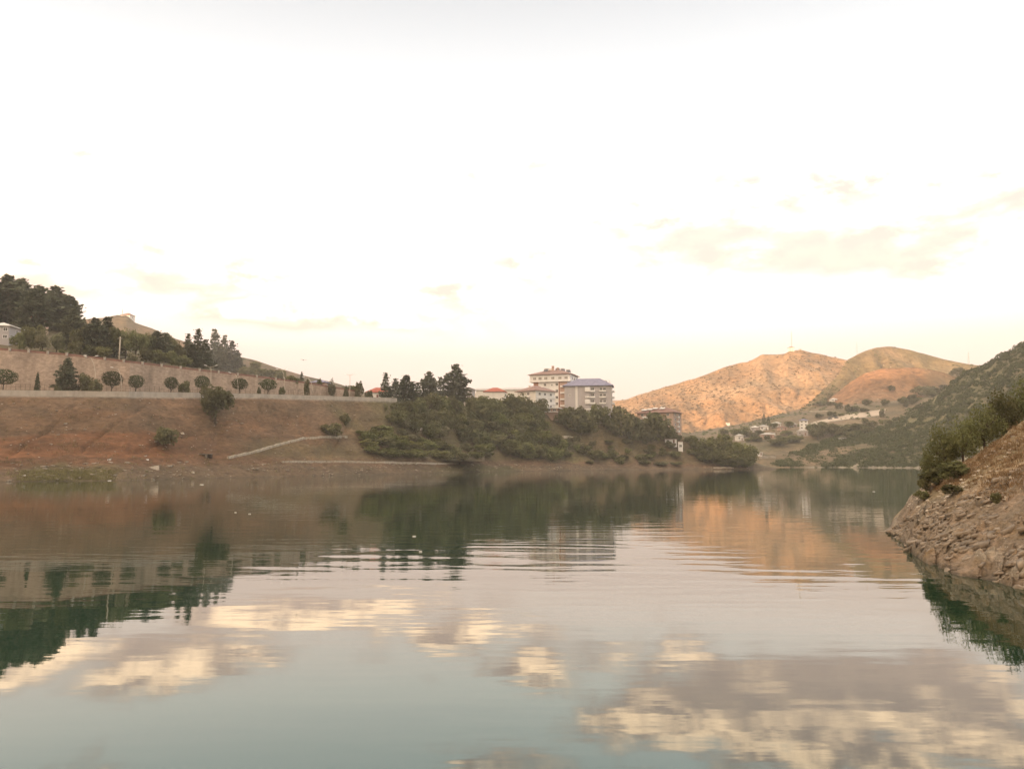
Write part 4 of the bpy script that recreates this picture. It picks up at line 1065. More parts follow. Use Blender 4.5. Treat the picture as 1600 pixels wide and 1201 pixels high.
# ------------------------------------------------------------------ walls, kerbs, promenade
def wall_strip(name, pts, zb, zt, th, mat, parent=None, uv=True):
    """wall following pts (x, y); zb / zt lists of bottom and top heights; th thickness away from the lake"""
    n = len(pts); V, Fc = [], []
    for i, (x, y) in enumerate(pts):
        a = pts[max(i-1, 0)]; b = pts[min(i+1, n-1)]; t = Vector((b[0]-a[0], b[1]-a[1], 0)).normalized(); nn = Vector((-t.y, t.x, 0))
        V += [(x, y, zb[i]), (x, y, zt[i]), (x + nn.x * th, y + nn.y * th, zt[i]), (x + nn.x * th, y + nn.y * th, zb[i])]
    for i in range(n - 1):
        q, r = i * 4, i * 4 + 4
        Fc += [(q, r, r+1, q+1), (q+1, r+1, r+2, q+2), (q+2, r+2, r+3, q+3), (q+3, r+3, r, q)]
    Fc += [(0, 1, 2, 3), ((n-1)*4+3, (n-1)*4+2, (n-1)*4+1, (n-1)*4)]
    me = bpy.data.meshes.new(name); me.from_pydata(V, [], Fc); me.materials.append(mat)
    if uv:
        L = [0]
        for i in range(1, n): L.append(L[-1] + math.dist(pts[i], pts[i-1]))
        uvl = me.uv_layers.new(name='UVMap')
        for p in me.polygons:
            for li in p.loop_indices:
                vi = me.loops[li].vertex_index; uvl.data[li].uv = (L[vi // 4], me.vertices[vi].co.z)
    return link(name, me, parent)
def edge(px, D): p = at(px, 640, D); return (p.x, D)
xs = list(np.arange(-1600, 561, 10.0))
zb = [float(np.interp(q, BK, z4)) - .5 for q in xs]; zt = [at(q, float(np.interp(q, WALLPX, WALLPY)), float(np.interp(q, BK, b5))).z for q in xs]
zt = [max(a, b + 1.0) for a, b in zip(zt, zb)]
pts = [edge(q, float(np.interp(q, BK, b5)) - 1.0) for q in xs]
rw = wall_strip('retaining_wall', pts, zb, zt, 2.0, M['masonry'])
tag(rw, 'long tall stone retaining wall rising behind the promenade', 'retaining wall')
M['coping'] = plain('red_brown_coping', (.25,.13,.10), .9, .3, .6)
cp = wall_strip('coping', [(x, y + .3) for x, y in pts], [z + .003 for z in zt], [z + .75 for z in zt], .5, M['coping'], rw, False)
for i in range(92, len(pts) - 12, 3):
    x, y = pts[i]; mb = MB().cbox(0, 0, 0, .6, .6, .95); mb.cbox(0, 0, .95, .75, .75, .12)
    o = mb.build('pier', M['concrete'], rw); o.location = (x, y - .15, zt[i])
xs = list(np.arange(-1600, 625, 10.0))
D4 = lambda q: float(np.interp(q, BK, b4))
zb = [float(np.interp(q, BK, z4)) - 1.2 for q in xs]; top = np.interp(xs, [-1600, -500, 0, 200, 400, 600, 625], [562, 607, 609, 611.5, 615, 621, 622])
zt = [at(q, t, D4(q)).z for q, t in zip(xs, top)]
pts = [edge(q, D4(q)) for q in xs]
pw = wall_strip('parapet', pts, zb, zt, .5, M['concrete']); tag(pw, 'low pale concrete parapet along the promenade edge', 'parapet')
# thin railing on the parapet
rl = empty('railing', (pts[0][0], pts[0][1], 0)); tag(rl, 'thin grey railing standing on the promenade parapet', 'railing')
fine = np.arange(-60, 560, 7.5)
post = MB().tube([(0, 0, 0), (0, 0, 1.9)], .04, 6).mesh('post', M['bark'])
for q in fine:
    p = edge(q, D4(q) + .25); z = float(np.interp(q, xs, zt))
    o = link('post', post, rl); o.location = Vector((p[0], p[1], z)) - rl.location
for hh in (.15, 1.0, 1.85):
    mb = MB().tube([Vector((*edge(q, D4(q) + .25), float(np.interp(q, xs, zt)) + hh)) - rl.location for q in fine], .025, 5)
    mb.build('rail', M['bark'], rl)
# dark footing line and the stone shore wall, the pale path wall on the slope
def ribbon(name, pix, h, th, mat, label, cat):
    P = []
    for (a, b), (c, d) in zip(pix, pix[1:]):
        m = max(2, int(abs(c - a) / 4))
        for k in range(m):
            p = hit(a + (c - a) * k / m, b + (d - b) * k / m)
            if p: P.append(p)
    mb = MB(); r = random.Random(len(P)); n = len(P)
    for i, p in enumerate(P):
        u = P[min(i+1, n-1)] - P[max(i-1, 0)]; u.z = 0; u.normalize(); nn = Vector((-u.y, u.x, 0)) * th / 2
        dz = h * r.uniform(.75, 1.15); b = len(mb.v)
        for q, z in ((p - nn, -.5), (p - nn, dz), (p + nn, dz), (p + nn, -.5)): mb.v.append((q.x, q.y, p.z + z))
        if i: mb.f += [(b-4+k, b-4+(k+1) % 4, b+(k+1) % 4, b+k) for k in range(4)]
    mb.f += [(3, 2, 1, 0), (len(mb.v)-4, len(mb.v)-3, len(mb.v)-2, len(mb.v)-1)]
    return tag(mb.build(name, mat), label, cat)
ribbon('stone_wall', [(356, 716), (400, 706), (440, 694), (475, 685), (510, 683), (546, 683)], .6, .7, M['wall_stone'], 'pale low stone wall curving up the slope beside a path', 'stone wall')
ribbon('shore_wall', [(440, 722), (520, 721.5), (600, 722.5), (690, 724.5), (720, 724)], .5, .8, M['wall_stone'], 'long low stone wall just above the far waterline', 'shore wall')
ribbon('rubble_wall', [(880, 683), (892, 684), (905, 684.5)], .9, 1.2, M['pale_stone'], 'short pale rubble heap below the big round tree', 'rubble heap')
ribbon('low_wall', [(918, 659), (932, 660), (948, 661)], 1.0, .8, M['pale_stone'], 'pale low wall under the trees of the grey block', 'low wall')
ribbon('stone_kerb', [(652, 671), (668, 669)], .8, .8, M['pale_stone'], 'short pale strip of wall inside the green bushes', 'low wall')
ribbon('beach_kerb', [(1115, 731), (1130, 730.5), (1150, 731)], .5, .8, M['pale_stone'], 'pale stone edging at the foot of the lake point', 'stone edging')
# hollow under a slab in the slope
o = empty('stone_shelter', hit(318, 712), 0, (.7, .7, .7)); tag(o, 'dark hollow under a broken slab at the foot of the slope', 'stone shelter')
MB().box(-2.6, -1.0, .75, 2.9, 3, 1.05).build('slab', M['rock'], o); MB().box(-2.6, .8, -1, 2.9, 2.9, .747).build('back_wall', plain('dark_earth', (.07,.05,.04), .95, .3, 1), o)  # earth back wall coloured dark to imitate the shade inside the hollow
for x in (-2.0, .9): MB().box(x, -.7, -1, x + .7, .3, .747).build('pillar', M['rock'], o)
# village road
def road():
    lo = [(1256, 671), (1270, 666), (1290, 660), (1310, 656.5), (1340, 653), (1382, 648)]; hi = [(1258, 664), (1272, 659), (1290, 655), (1310, 650), (1340, 645), (1384, 639)]
    V, Fc = [], []
    n = 40
    for i in range(n):
        t = i / (n - 1) * (len(lo) - 1); k = min(int(t), len(lo) - 2); f = t - k
        a = [lo[k][j] * (1 - f) + lo[k+1][j] * f for j in (0, 1)]; b = [hi[k][j] * (1 - f) + hi[k+1][j] * f for j in (0, 1)]
        for j in range(7):
            g = j / 6; p = hit(a[0] * (1 - g) + b[0] * g, a[1] * (1 - g) + b[1] * g); V.append((p.x, p.y, p.z + .15))
    for i in range(n - 1):
        for j in range(6): q = i * 7 + j; Fc.append((q, q + 7, q + 8, q + 1))
    m = plain('pale_road_surface', (.50,.40,.31), .9, .2, .1)
    o = link('road', np_mesh('road', V, Fc, m, True)); o['kind'] = 'structure'
road()

# ------------------------------------------------------------------ street lamps, poles, masts
def lamp(px, top, hook, label, double=True, lean=0.0):
    p = on_ground(px, d_prom(px, 4)); h = at(px, top, p.y).z - p.z
    o = empty('street_lamp', p); tag(o, label, 'street lamp', 'double-armed lamps along the promenade')
    c = hook
    mb = MB().tube([(0, 0, -.2), (0, 0, h * .35), (-c * .12, 0, h * .6), (-c * .45, 0, h * .82), (-c, 0, h * .96)], [.13, .11, .10, .08, .07], 8); mb.cbox(0, 0, -.2, .6, .6, .5)
    mb.build('post', M['pale_stone'], o, True)
    for s in ((-1, 1) if double else (-1,)):
        MB().tube([(-c, 0, h * .95), (-c + s * .7, 0, h * .96), (-c + s * 1.7, 0, h)], [.07, .06, .05], 6).build('arm', M['pale_stone'], o, True)
        hd = MB(); hd.add([(-.5,-.16,0),(.5,-.16,0),(.5,.16,0),(-.5,.16,0),(-.42,-.1,.16),(.3,-.1,.2),(.3,.1,.2),(-.42,.1,.16)], [(0,3,2,1),(4,5,6,7),(0,1,5,4),(1,2,6,5),(2,3,7,6),(3,0,4,7)])
        q = hd.build('lamp_head', M['white'], o); q.location = (-c + s * 1.95, 0, h - .02); q.rotation_euler = (0, -.22 * s, 0)
lamp(147, 556, 1.9, 'double lamp leaning over the spreading conifer on the promenade')
lamp(188, 574, 1.4, 'short curved lamp beside the largest round clipped tree', False)
lamp(328, 571, .2, 'upright double lamp right of the round clipped tree')
lamp(371, 582, 1.4, 'curved lamp right of the upright double lamp', False)
lamp(444, 576, 1.3, 'tall curved double lamp at the hillside bushes')
lamp(488, 589, 2.0, 'curved lamp before the brown pointed bush', False)
lamp(546, 584, .1, 'thin upright double lamp against the sky by the lone pine')
p = hit(186, 566); o = empty('utility_pole', p); tag(o, 'pale wooden utility pole in front of the dark belt of trees', 'utility pole')
h = at(186, 526, p.y).z - p.z
MB().tube([(0, 0, -.5), (0, 0, h)], [.26, .2], 8).build('pole', M['pale_stone'], o, True); MB().cbox(0, -.2, h - .7, 1.6, .14, .14).build('crossarm', M['pale_stone'], o)
p = hit(726, 655) ; o = empty('utility_pole', p); tag(o, 'pale pole rising from the thicket under the grey box building', 'utility pole')
h = at(726, 628, p.y).z - p.z
MB().tube([(0, 0, -.5), (0, 0, h)], [.3, .22], 8).build('pole', M['pale_stone'], o, True); MB().cbox(0, -.2, h - .6, 1.8, .14, .14).build('crossarm', M['pale_stone'], o)

def mast(px, base, top, D, w, label, cat='radio mast', mat='steel', r=.16):
    p = on_ground(px, D, base); h = at(px, top, D).z - p.z
    o = empty(cat.replace(' ', '_'), p); tag(o, label, cat)
    mb = MB(); k = max(4, int(h / 4))
    L = [(w * math.cos(a), w * math.sin(a)) for a in (.5, .5 + 2 * PI / 3, .5 + 4 * PI / 3)]
    f = lambda z: 1 - .75 * z / h
    for x, y in L: mb.tube([(x, y, -1), (x * .25, y * .25, h)], r, 5)
    for i in range(k):
        za, zb_ = h * i / k, h * (i + 1) / k
        for j in range(3):
            a, b = L[j], L[(j + 1) % 3]
            mb.tube([(a[0] * f(za), a[1] * f(za), za), (b[0] * f(zb_), b[1] * f(zb_), zb_)], r * .6, 4)
    mb.build('lattice', M[mat], o)
    MB().tube([(0, 0, h - .5), (0, 0, h + 3)], r * .7, 5).build('antenna', M[mat], o)
    return o, p, h
HT = 1350
mast(1240.5, 545, 519, HT + 6, 1.0, 'thin lattice radio mast on top of the sunlit hill', r=.2)
mast(1518, 568, 551, 1122, 1.5, 'faint lattice pylon on the saddle beside the scrub hill', 'pylon', r=.16)
mast(1343, 552, 536, 1114, .6, 'very faint thin mast on the left shoulder of the olive hill', r=.10)
mast(184, 492, 484, 884, .8, 'thin mast beside the sunlit house on the far left hilltop', r=.14)

# ------------------------------------------------------------------ buildings
WIN = {}
def window(parent, x, y, z, w, h, side=0, glass='glass', frame='white'):
    """window on a facade; side 0 front (-y), 1 right (+x), 3 left (-x)"""
    k = (round(w, 2), round(h, 2), glass, frame)
    if k not in WIN:
        f = MB(); t = .14
        f.box(-w/2 - t, -.10, -t, w/2 + t, .05, 0); f.box(-w/2 - t, -.07, h, w/2 + t, .05, h + t); f.box(-w/2 - t, -.07, 0, -w/2, .05, h); f.box(w/2, -.07, 0, w/2 + t, .05, h); f.box(-.05, -.07, 0, .05, .05, h)
        g = MB().box(-w/2, -.04, 0, w/2, .04, h)
        WIN[k] = (f.mesh('window', M[frame]), g.mesh('pane', M[glass]))
    o = link('window', WIN[k][0], parent); o.location = (x, y, z); o.rotation_euler = (0, 0, {0: 0, 1: PI/2, 3: -PI/2}[side])
    link('pane', WIN[k][1], o); return o
def balcony(parent, x, y, z, w, d=1.3, side=0, wallm='white', h=1.0):
    mb = MB(); mb.box(-w/2, -d, 0, w/2, -.003, .2); mb.box(-w/2, -d, .2, w/2, -d + .12, h); mb.box(-w/2, -d + .12, .2, -w/2 + .12, -.003, h); mb.box(w/2 - .12, -d + .12, .2, w/2, -.003, h)
    o = mb.build('balcony', M[wallm], parent); o.location = (x, y, z); o.rotation_euler = (0, 0, {0: 0, 1: PI/2, 3: -PI/2}[side]); return o
def heater(parent, x, y, z, rz=0, n=2):
    """roof-top solar water heater: tilted panels, tank and stand"""
    s = MB(); 
    for a in (-1.1, 1.1): s.tube([(a, -.8, 0), (a, .9, 1.5)], .06, 5); s.tube([(a, .9, -.6), (a, .9, 1.6)], .06, 5)
    o = s.build('solar_heater_stand', M['steel'], parent); o.location = (x, y, z); o.rotation_euler = (0, 0, rz)
    p = MB().add([(-1.4,-1.0,.1),(1.4,-1.0,.1),(1.4,.8,1.5),(-1.4,.8,1.5),(-1.4,-1.05,.2),(1.4,-1.05,.2),(1.4,.75,1.6),(-1.4,.75,1.6)], [(0,3,2,1),(4,5,6,7),(0,1,5,4),(1,2,6,5),(2,3,7,6),(3,0,4,7)])
    p.build('solar_panel', M['panel'], o); MB().tube([(-1.3, 1.1, 1.9), (1.3, 1.1, 1.9)], .42, 12).build('water_tank', M['whiteroof'], o, True)
def chimney(parent, x, y, z, h=1.8, w=.8, mat='pinkwall'):
    mb = MB().cbox(0, 0, 0, w, w, h); mb.cbox(0, 0, h, w * 1.3, w * 1.3, .18)
    o = mb.build('chimney', M[mat], parent); o.location = (x, y, z); return o

def place_building(name, px, D, rz, label, cat='building', sink=0.0):
    p = on_ground(px, D); p.z -= sink; o = empty(name, p, rz); tag(o, label, cat); return o, p

# white apartment block
def white_block():
    D = 512; mpp = D / F
    o, p = place_building('apartment_block', 866, D, -.33, 'tall white apartment block with a hipped terracotta roof and solar heaters', 'apartment block', 1.5)
    H = at(866, 587.5, D).z - p.z; nf = 7; fh = H / nf; w, d = 22.0, 17.0
    MB().box(-w/2, -d/2, -2, w/2, d/2, H - fh).build('wall', M['white'], o)
    W2, D2 = w + 4.6, d + 2.6
    MB().box(-W2/2, -D2/2, H - fh + .003, W2/2, D2/2, H).build('top_floor', M['white'], o)
    MB().box(-W2/2 - .25, -D2/2 - .25, H - fh - .45, W2/2 + .25, D2/2 + .25, H - fh - .003).build('floor_band', M['white'], o)
    rf = MB().hip(W2 + 2.2, D2 + 2.2, 3.6, H + .003, 4.5).build('roof', M['terracotta'], o)
    MB().box(-w/2 - .12, -d/2 - .14, 0, -w/2 + 3.0, -d/2 - .003, H - fh - .46).build('corner_panel', M['redpanel'], o)
    MB().box(w/2 - 5.6, -d/2 - .14, 0, w/2 - 4.8, -d/2 - .003, H - fh - .46).build('drain_strip', M['redpanel'], o)
    MB().box(w/2 - 4.6, -d/2 - .12, 0, w/2 - .01, -d/2 - .003, H - fh - .46).build('recess_panel', M['pinkwall'], o)
    for k in range(nf - 1):
        z = k * fh + 1.1
        for x in (-3.6, 1.0, 4.2): window(o, x, -d/2 - .06, z, 1.5 if x != 1.0 else .7, 1.5 if x != 1.0 else .9)
        balcony(o, -w/2 + 5.2, -d/2, k * fh, 3.6); balcony(o, w/2 - 2.3, -d/2 - .13, k * fh, 4.2, 1.2)
        for y in (-5.5, 0, 5.5): window(o, w/2 + .06, y, z, 1.6, 1.5, 1)
        balcony(o, w/2, 2.8, k * fh, 3.6, 1.2, 1)
    for x in (-10, -6.4, -2.6, 2.0, 6.6, 10.6): window(o, x, -D2/2 - .06, H - fh + 1.0, 1.9, 1.5, 0, 'glass_light')
    for y in (-5, 0, 5): window(o, W2/2 + .06, y, H - fh + 1.0, 1.9, 1.5, 1, 'glass')
    heater(rf, -4.5, -3.2, H + 2.7); heater(rf, 5.2, 2.5, H + 3.0, .4); heater(rf, 9.3, 1.0, H + 2.0, .4); heater(rf, 1.5, 3, H + 3.4, .2)
    chimney(rf, -.6, -.5, H + 3.3, 3.0, 1.3); chimney(rf, 2.4, .5, H + 3.2, 2.0, .9)
    MB().cbox(0, 0, 0, 2.4, 2.0, 1.8).build('roof_tank_box', M['cream'], rf).location = (-2.6, 1, H + 3.2)
white_block()

def grey_block():
    D = 492
    o, p = place_building('apartment_block', 920, D, -.16, 'long grey apartment block with a blue-grey hipped roof and side balconies', 'apartment block', 1.5)
    H = at(920, 604.5, D).z - p.z; nf = max(4, round(H / 3.7)); fh = H / nf; w, d = 28.5, 15.0
    MB().box(-w/2, -d/2, -3, w/2, d/2, H).build('wall', M['greywall'], o)
    rf = MB().hip(w + 2.4, d + 2.4, 5.0, H + .003, 7).build('roof', M['blueroof'], o)
    MB().box(-7.6, -d/2 - .10, 0, -6.2, -d/2 - .003, H).build('light_strip', M['cream'], o)
    for k in range(nf):
        z = k * fh
        if k < nf - 1 or True:
            balcony(o, -.2, -d/2, z, 3.0, 1.6, 0, 'cream', 1.1)
            balcony(o, 2.9, -d/2, z, 3.0, 1.3, 0, 'white', 1.0); window(o, 2.9, -d/2 - .06, z + 1.0, 1.7, 1.7)
            balcony(o, 8.9, -d/2, z, 4.0, 1.1, 0, 'cream', .9)
            window(o, 7.9, -d/2 - .06, z + 1.0, 1.4, 1.6); window(o, 10.1, -d/2 - .06, z + 1.0, 1.4, 1.6)
            MB().box(-1.7, -d/2 - 1.55, z + 1.11, 1.3, -d/2 - .01, z + fh * .78).build('enclosed_bay', M['white' if k % 2 else 'greywall'], o)
            balcony(o, w/2, -2.5, z, 5.4, 1.7, 1, 'white', 1.0); window(o, w/2 + .06, -3.2, z + .9, 1.6, 1.8, 1)
        if k % 2 == 0: window(o, -11, -d/2 - .06, z + 1.2, 1.2, 1.2, 0, 'glass_light')
    chimney(rf, 6.5, 1, H + 2.6, 2.6, .8, 'cream'); chimney(rf, 12.8, 0, H + 1.0, 2.8, .5, 'cream'); chimney(rf, -2, 2, H + 3, 1.8, .8)
    heater(rf, 3.5, 2.2, H + 2.6, .2); heater(rf, 10, 1.0, H + 2.0, .2)
grey_block()

def orange_house():
    D = 472
    o, p = place_building('terraced_house', 838, D, -.8, 'three-storey house with an orange-red hipped roof before the white block', 'house', 1.0)
    H = at(838, 612.5, D).z - p.z; nf = max(3, round(H / 3.5)); fh = H / nf; w, d = 15.0, 16.5
    MB().box(-w/2, -d/2, -3, w/2, d/2, H).build('wall', M['cream'], o)
    rf = MB().hip(w + 2.6, d + 2.6, 3.6, H + .003, 1.5).build('roof', M['terracotta'], o)
    for k in range(nf):
        z = k * fh
        balcony(o, -1, -d/2, z, 8.5, 1.8, 0, 'white', 1.0); window(o, -3, -d/2 - .06, z + .8, 1.8, 1.9); window(o, 1.6, -d/2 - .06, z + .8, 1.8, 1.9)
        for y in (-5, -.5, 4.5): window(o, w/2 + .06, y, z + 1.1, 1.6, 1.4, 1)
        MB().box(w/2 + .003, -d/2, z + fh - .3, w/2 + .5, d/2 + .4, z + fh - .02).build('floor_slab', M['white'], o)
    chimney(rf, -2.5, -3.0, H + 2.0, 1.6, .9, 'cream'); chimney(rf, -.6, -4.4, H + 1.6, 1.3, .8, 'cream'); chimney(rf, -5.5, 1, H + 1.4, 2.2, .5, 'cream')
    q, p2 = place_building('terrace_building', 860, 463, -.25, 'low brown building with white canopy slabs below the orange-roofed house', 'building', .5)
    H2 = at(858, 640, 463).z - p2.z
    H2 = max(H2, 4.0)
    MB().box(-5.2, -4, -3, 5.2, 4, H2).build('wall', M['brownwall'], q)
    MB().box(-6.2, -5.4, H2 + .003, 6.2, 4.2, H2 + .45).build('roof', M['white'], q)
    MB().box(-5.6, -5.2, H2 * .45, 5.4, -4.003, H2 * .45 + .4).build('canopy', M['cream'], q)
    for x in (-3.2, 0, 3.2): window(q, x, -4.06, H2 * .62, 1.8, H2 * .25)
orange_house()

def brown_block():
    D = 512
    o, p = place_building('apartment_block', 1030, D, -.55, 'pinkish brown block with a hipped brown roof half hidden by a big tree', 'apartment block', 1.0)
    H = at(1030, 646, D).z - p.z; H = max(H, 12); nf = round(H / 3.4); fh = H / nf; w, d = 24, 15
    MB().box(-w/2, -d/2, -3, w/2, d/2, H).build('wall', M['pinkwall'], o)
    rf = MB().hip(w + 2.4, d + 2.4, 3.6, H + .003, 5).build('roof', M['brownroof'], o)
    for k in range(nf):
        for x in (-8.5, -3, 3, 8.5): window(o, x, -d/2 - .06, k * fh + 1.0, 1.6, 1.5)
        for y in (-4, 3.5): window(o, w/2 + .06, y, k * fh + 1.0, 1.4, 1.5, 1)
        balcony(o, -6, -d/2, k * fh, 4, 1.3); balcony(o, w/2, 0, k * fh, 3, 1.1, 1, 'cream')
    for x, y in ((-8, -5.4), (-4.5, -4.6), (-1.5, -3.2), (3.5, -3.6)):
        mb = MB().add([(-1.7,-1.2,0),(1.7,-1.2,0),(1.7,1.2,.9),(-1.7,1.2,.9),(-1.7,-1.25,.12),(1.7,-1.25,.12),(1.7,1.15,1.02),(-1.7,1.15,1.02)], [(0,3,2,1),(4,5,6,7),(0,1,5,4),(1,2,6,5),(2,3,7,6),(3,0,4,7)])
        q = mb.build('roof_panel', M['whiteroof'], rf); q.location = (x, y, H + 1.6 + (y + 6) * .42)
    chimney(rf, 1, 1, H + 3, 1.6, .8, 'cream')
brown_block()

def small_house(px, base, D, wpx, eave, wallm, roofm, label, name='house', cat='house', kind='hip', rise=2.0, rz=-.15, depth=9.0, win=2, sink=.6, floors=1, door=True, over=.7):
    """house whose base stands at depth D and whose eaves reach pixel row eave"""
    if D: p = on_ground(px, D, base)
    else: p = hit(px, base)
    w = wpx * p.y / F; H = max(at(px, eave, p.y).z - p.z, 2.2)
    o = empty(name, p, rz); tag(o, label, cat); d = depth
    MB().box(-w/2, -d/2, -2.5, w/2, d/2, H).build('wall', M[wallm], o)
    mb = MB()
    if kind == 'hip': mb.hip(w + 2 * over, d + 2 * over, rise, H + .003)
    elif kind == 'gable': mb.gable(w + 2 * over, d + 2 * over, rise, H + .003)
    else: mb.box(-w/2 - over, -d/2 - over, H + .003, w/2 + over, d/2 + over, H + .35)
    rf = mb.build('roof', M[roofm], o)
    fh = H / floors
    for k in range(floors):
        for i in range(win):
            x = -w/2 + w * (i + .5) / win
            if door and k == 0 and i == win // 2: continue
            window(o, x, -d/2 - .06, k * fh + fh * .35, min(1.5, w / win * .5), min(1.4, fh * .42))
        window(o, w/2 + .06, 0, k * fh + fh * .35, 1.2, min(1.4, fh * .42), 1)
    if door:
        x = -w/2 + w * (win // 2 + .5) / win
        dm = MB().box(-.5, -.1, 0, .5, .05, min(2.1, H * .85)).build('door', M['brownroof'], o); dm.location = (x, -d/2 - .06, 0)
        MB().box(.3, -.16, .95, .42, -.103, 1.05).build('handle', M['steel'], dm)
    return o, rf, H, w, d
small_house(1, 0, 280, 34, 513, 'greywall', 'whiteroof', 'grey two-storey house with a white roof above the stone wall', kind='hip', rise=1.6, rz=.1, depth=10, win=3, floors=2)
small_house(52, 0, 335, 13, 503, 'pinkwall', 'redroof', 'small red-roofed house glimpsed between the tall pines', depth=8, win=2)
small_house(193, 0, 884, 16, 493.5, 'cream', 'terracotta', 'sunlit house on top of the far left hill', kind='hip', rise=3.0, depth=9, win=3)
small_house(453, 0, float(np.interp(453, BK, b5)) + 38, 14, 591, 'white', 'whiteroof', 'low white hut behind the curved double lamp', 'hut', 'hut', 'flat', depth=5, win=2, door=False, over=.4)
small_house(501, 0, float(np.interp(501, BK, b5)) + 26, 22, 599, 'pinkwall', 'blueroof', 'small pink house with a blue-grey roof behind the promenade', depth=8, win=2, rise=1.6)
small_house(592, 0, float(np.interp(592, BK, b5)) + 10, 34, 614, 'white', 'redroof', 'low white house with a red roof under the pointed pine', depth=7, win=3, rise=2.4, rz=-.05)
small_house(729, 0, 452, 22, 609, 'greywall', 'whiteroof', 'grey windowless-looking box building beside the tallest pine', 'box_building', 'building', 'flat', depth=9, win=2, door=False, floors=2)
small_house(774, 0, 470, 32, 613, 'cream', 'redroof', 'cream house with a bright red roof above the thicket', depth=9, win=3, rise=2.6, rz=-.1)
small_house(790, 0, 530, 90, 610.5, 'cream', 'greyroof', 'long low building with a pale grey roof behind the red-roofed house', 'warehouse', 'warehouse', 'gable', rise=1.6, depth=10, win=6, rz=-.12, door=False)
small_house(1047, 0, 492, 18, 692, 'white', 'brownroof', 'small white shed at the foot of the brown block', 'shed', 'shed', 'flat', depth=5, win=2, over=.5)
small_house(1062, 0, 490, 7, 690, 'white', 'brownroof', 'tiny white kiosk right of the white shed', 'kiosk', 'kiosk', 'flat', depth=3, win=1, door=False, over=.3)
# the building on the sunlit hilltop
o, rf, H, w, d = small_house(1239, 0, 1352, 8.5, 543.5, 'cream', 'brownroof', 'small square hut under the radio mast on the sunlit hilltop', 'hut', 'hut', 'hip', rise=2.0, depth=8, win=2, floors=1)
small_house(1254, 0, 1352, 4, 546, 'cream', 'brownroof', 'tiny shed right of the hut on the sunlit hilltop', 'shed', 'shed', 'flat', depth=4, win=1, door=False, over=.3)
small_house(1137, 663, None, 6, 661, 'white', 'whiteroof', 'tiny bright white hut alone at the foot of the sunlit hill', 'hut', 'hut', 'flat', depth=6, win=1, door=False, over=.4)
# village houses
for a in ((1155, 688, 9, 681, 'cream', 'greyroof', 'leftmost pale village house by the lake point'), (1168, 674, 10, 669.5, 'cream', 'whiteroof', 'pale-roofed village house above the leftmost one'),
          (1180, 674, 12, 668, 'greywall', 'whiteroof', 'village house with a long white roof below the cypresses'), (1193, 672, 13, 666.5, 'white', 'greyroof', 'white village house under the two cypresses'),
          (1199, 684, 18, 679, 'pinkwall', 'greyroof', 'wide pinkish village house in the lower row'), (1206, 683, 7, 676, 'white', 'greyroof', 'narrow pale village house at the end of the lower row'), (1213, 666, 10, 661.5, 'cream', 'whiteroof', 'village house with a white roof right of the cypresses'),
          (1222, 672, 12, 668, 'pinkwall', 'brownroof', 'brown-roofed village house in the middle of the upper row'), (1239, 667, 11, 663, 'greywall', 'greyroof', 'grey village house left of the blue-roofed one'),
          (1256, 671, 12, 657, 'white', 'blueroof', 'tall white village house with a blue roof at the road end'), (1254, 680, 16, 673.5, 'greywall', 'greyroof', 'long grey building below the blue-roofed village house'),
          (1186, 711, 7, 708, 'white', 'whiteroof', 'small white hut by the water right of the lake point'), (1302, 627, 9, 624, 'cream', 'whiteroof', 'lone pale hut on the dry slope above the village road'), (1316, 688, 6, 684, 'white', 'greyroof', 'small pale hut in the scrub below the tree clump')):
    small_house(a[0], a[1], None, a[2], a[3], a[4], a[5], a[6], 'village_house', 'house', 'hip' if a[2] > 8 else 'flat', rise=1.6, depth=7, win=2, rz=rv.uniform(-.4, .2), floors=3 if 'tall' in a[6] else 1)
# embankment walls between the terraces
ribbon('terrace_wall', [(1215, 678), (1240, 676.5), (1262, 676)], 1.6, 1.0, M['concrete'], 'pale terrace wall below the blue-roofed village house', 'terrace wall')
ribbon('road_wall', [(1262, 668), (1285, 662), (1300, 659), (1340, 654), (1378, 650)], 1.0, .6, M['concrete'], 'low parapet along the lower edge of the village road', 'road wall')
ribbon('terrace_wall', [(1263, 643), (1285, 643), (1298, 642.5)], 1.0, .8, M['pale_stone'], 'pale field wall above the left end of the village road', 'field wall')
ribbon('lakeside_wall', [(1188, 716), (1200, 715.5), (1216, 716)], 2.0, 1.2, M['concrete'], 'brownish wall above the water right of the lake point', 'lakeside wall')

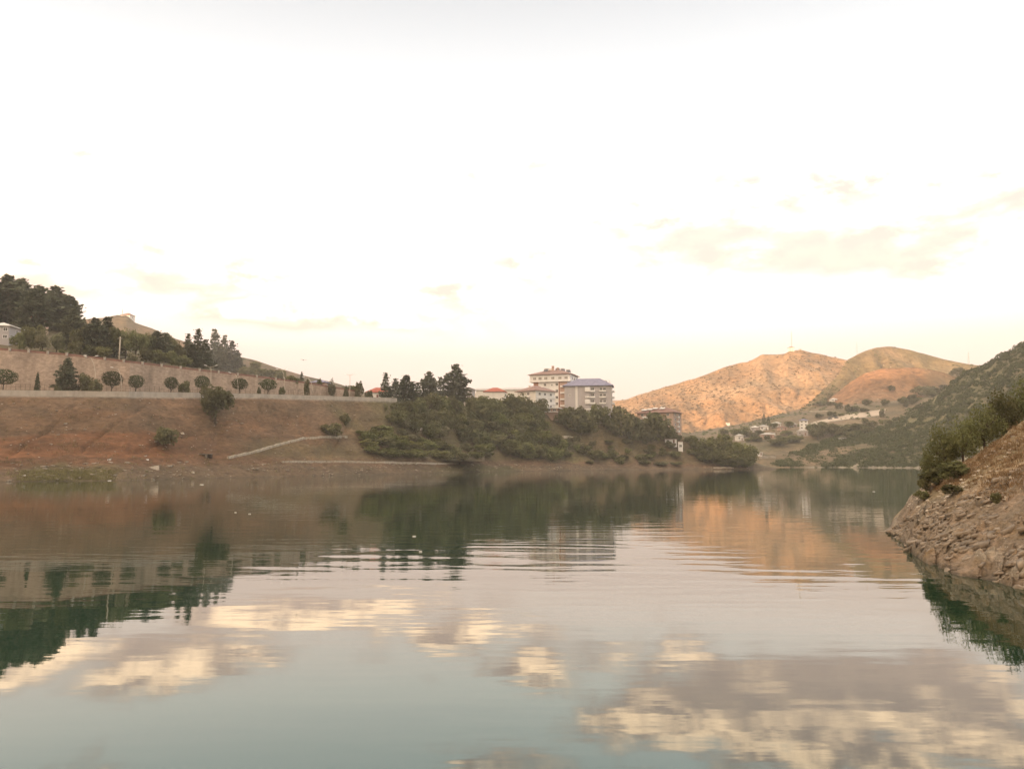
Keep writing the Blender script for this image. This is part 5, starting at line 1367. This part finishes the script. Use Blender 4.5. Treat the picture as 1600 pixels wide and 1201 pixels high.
def car(px, py, paint, label, rz):
    p = hit(px, py); p.z += .15
    o = empty('parked_car', p, rz); tag(o, label, 'car', 'cars on the village road')
    pr = [(-2.1,.35),(2.1,.35),(2.15,.75),(1.9,.95),(.95,1.0),(.45,1.5),(-1.2,1.5),(-1.8,1.0),(-2.15,.9)]
    n = len(pr); MB().add([(x, -.85, z) for x, z in pr] + [(x, .85, z) for x, z in pr], [tuple(range(n)), tuple(range(2*n-1, n-1, -1))] + [(i, i + n, (i+1) % n + n, (i+1) % n) for i in range(n)]).build('body', M[paint], o)
    for s in (-1, 1): MB().add([(.78,s*.87,1.02),(.4,s*.87,1.42),(-1.1,s*.87,1.42),(-1.5,s*.87,1.02),(.78,s*.855,1.02),(.4,s*.855,1.42),(-1.1,s*.855,1.42),(-1.5,s*.855,1.02)], [(0,1,2,3),(7,6,5,4),(0,4,5,1),(1,5,6,2),(2,6,7,3),(3,7,4,0)]).build('window', M['glass_light'], o)
    for x in (-1.3, 1.3):
        for y in (-.8, .8): MB().tube([(x, y - .12, .34), (x, y + .12, .34)], .34, 14).build('wheel', M['rubber'], o)
car(1297, 655, 'bluecar', 'left one of two dark cars on the pale village road', .35)
car(1307, 653.5, 'bluecar', 'right one of two dark cars on the pale village road', .35)

# ------------------------------------------------------------------ things on the water and in the air
def float_thing(px, py, s, label, cat='floating litter'):
    d = ray(px, py); t = -CAM_Z / d[2]; mb = MB(); r = random.Random(px)
    b = [(math.cos(k * PI / 4) * s * r.uniform(.8, 1.1), math.sin(k * PI / 4) * s * .45 * r.uniform(.8, 1.1)) for k in range(8)]
    mb.add([(x, y, -.03) for x, y in b] + [(x * .85, y * .85, .09 * s + .05) for x, y in b], [tuple(range(7, -1, -1)), tuple(range(8, 16))] + [(k, (k+1) % 8, 8 + (k+1) % 8, 8 + k) for k in range(8)])
    o = mb.build('floating_litter', M['foam']); o.location = (d[0] * t, d[1] * t, 0); tag(o, label, cat, 'white specks on the water')
float_thing(390, 803, .13, 'white fleck floating in front of the dark tree reflection')
float_thing(368, 800.5, .1, 'smaller white fleck left of the larger one near the dark reflection')
float_thing(647, 838, .13, 'long white fleck floating in mid lake among the ripples')
float_thing(657, 862, .1, 'small round white fleck nearest the camera in mid lake')
float_thing(315, 757, .5, 'white float close to the far shore below the beach slab')
float_thing(1365, 768, .25, 'thin pale fleck floating off the near rocky bank')
p = at(474, 562.5, 160); o = empty('bird', p, .5); tag(o, 'small dark bird flying above the promenade', 'bird')
mb = MB(); mb.tube([(0, -.32, 0), (0, -.2, .02), (0, 0, .03), (0, .2, .02), (0, .42, .0)], [.02, .07, .09, .06, .015], 8); mb.build('body', M['dark'], o, True)
for s in (-1, 1):
    MB().add([(0,-.1,.04),(s*.35,-.14,.12),(s*.72,.02,.06),(s*.34,.06,.12),(0,.12,.04),(0,-.1,.06),(s*.35,-.14,.135),(s*.72,.02,.07),(s*.34,.06,.135),(0,.12,.06)],
             [(0,1,2,3,4),(9,8,7,6,5),(0,5,6,1),(1,6,7,2),(2,7,8,3),(3,8,9,4),(4,9,5,0)]).build('wing', M['dark'], o)
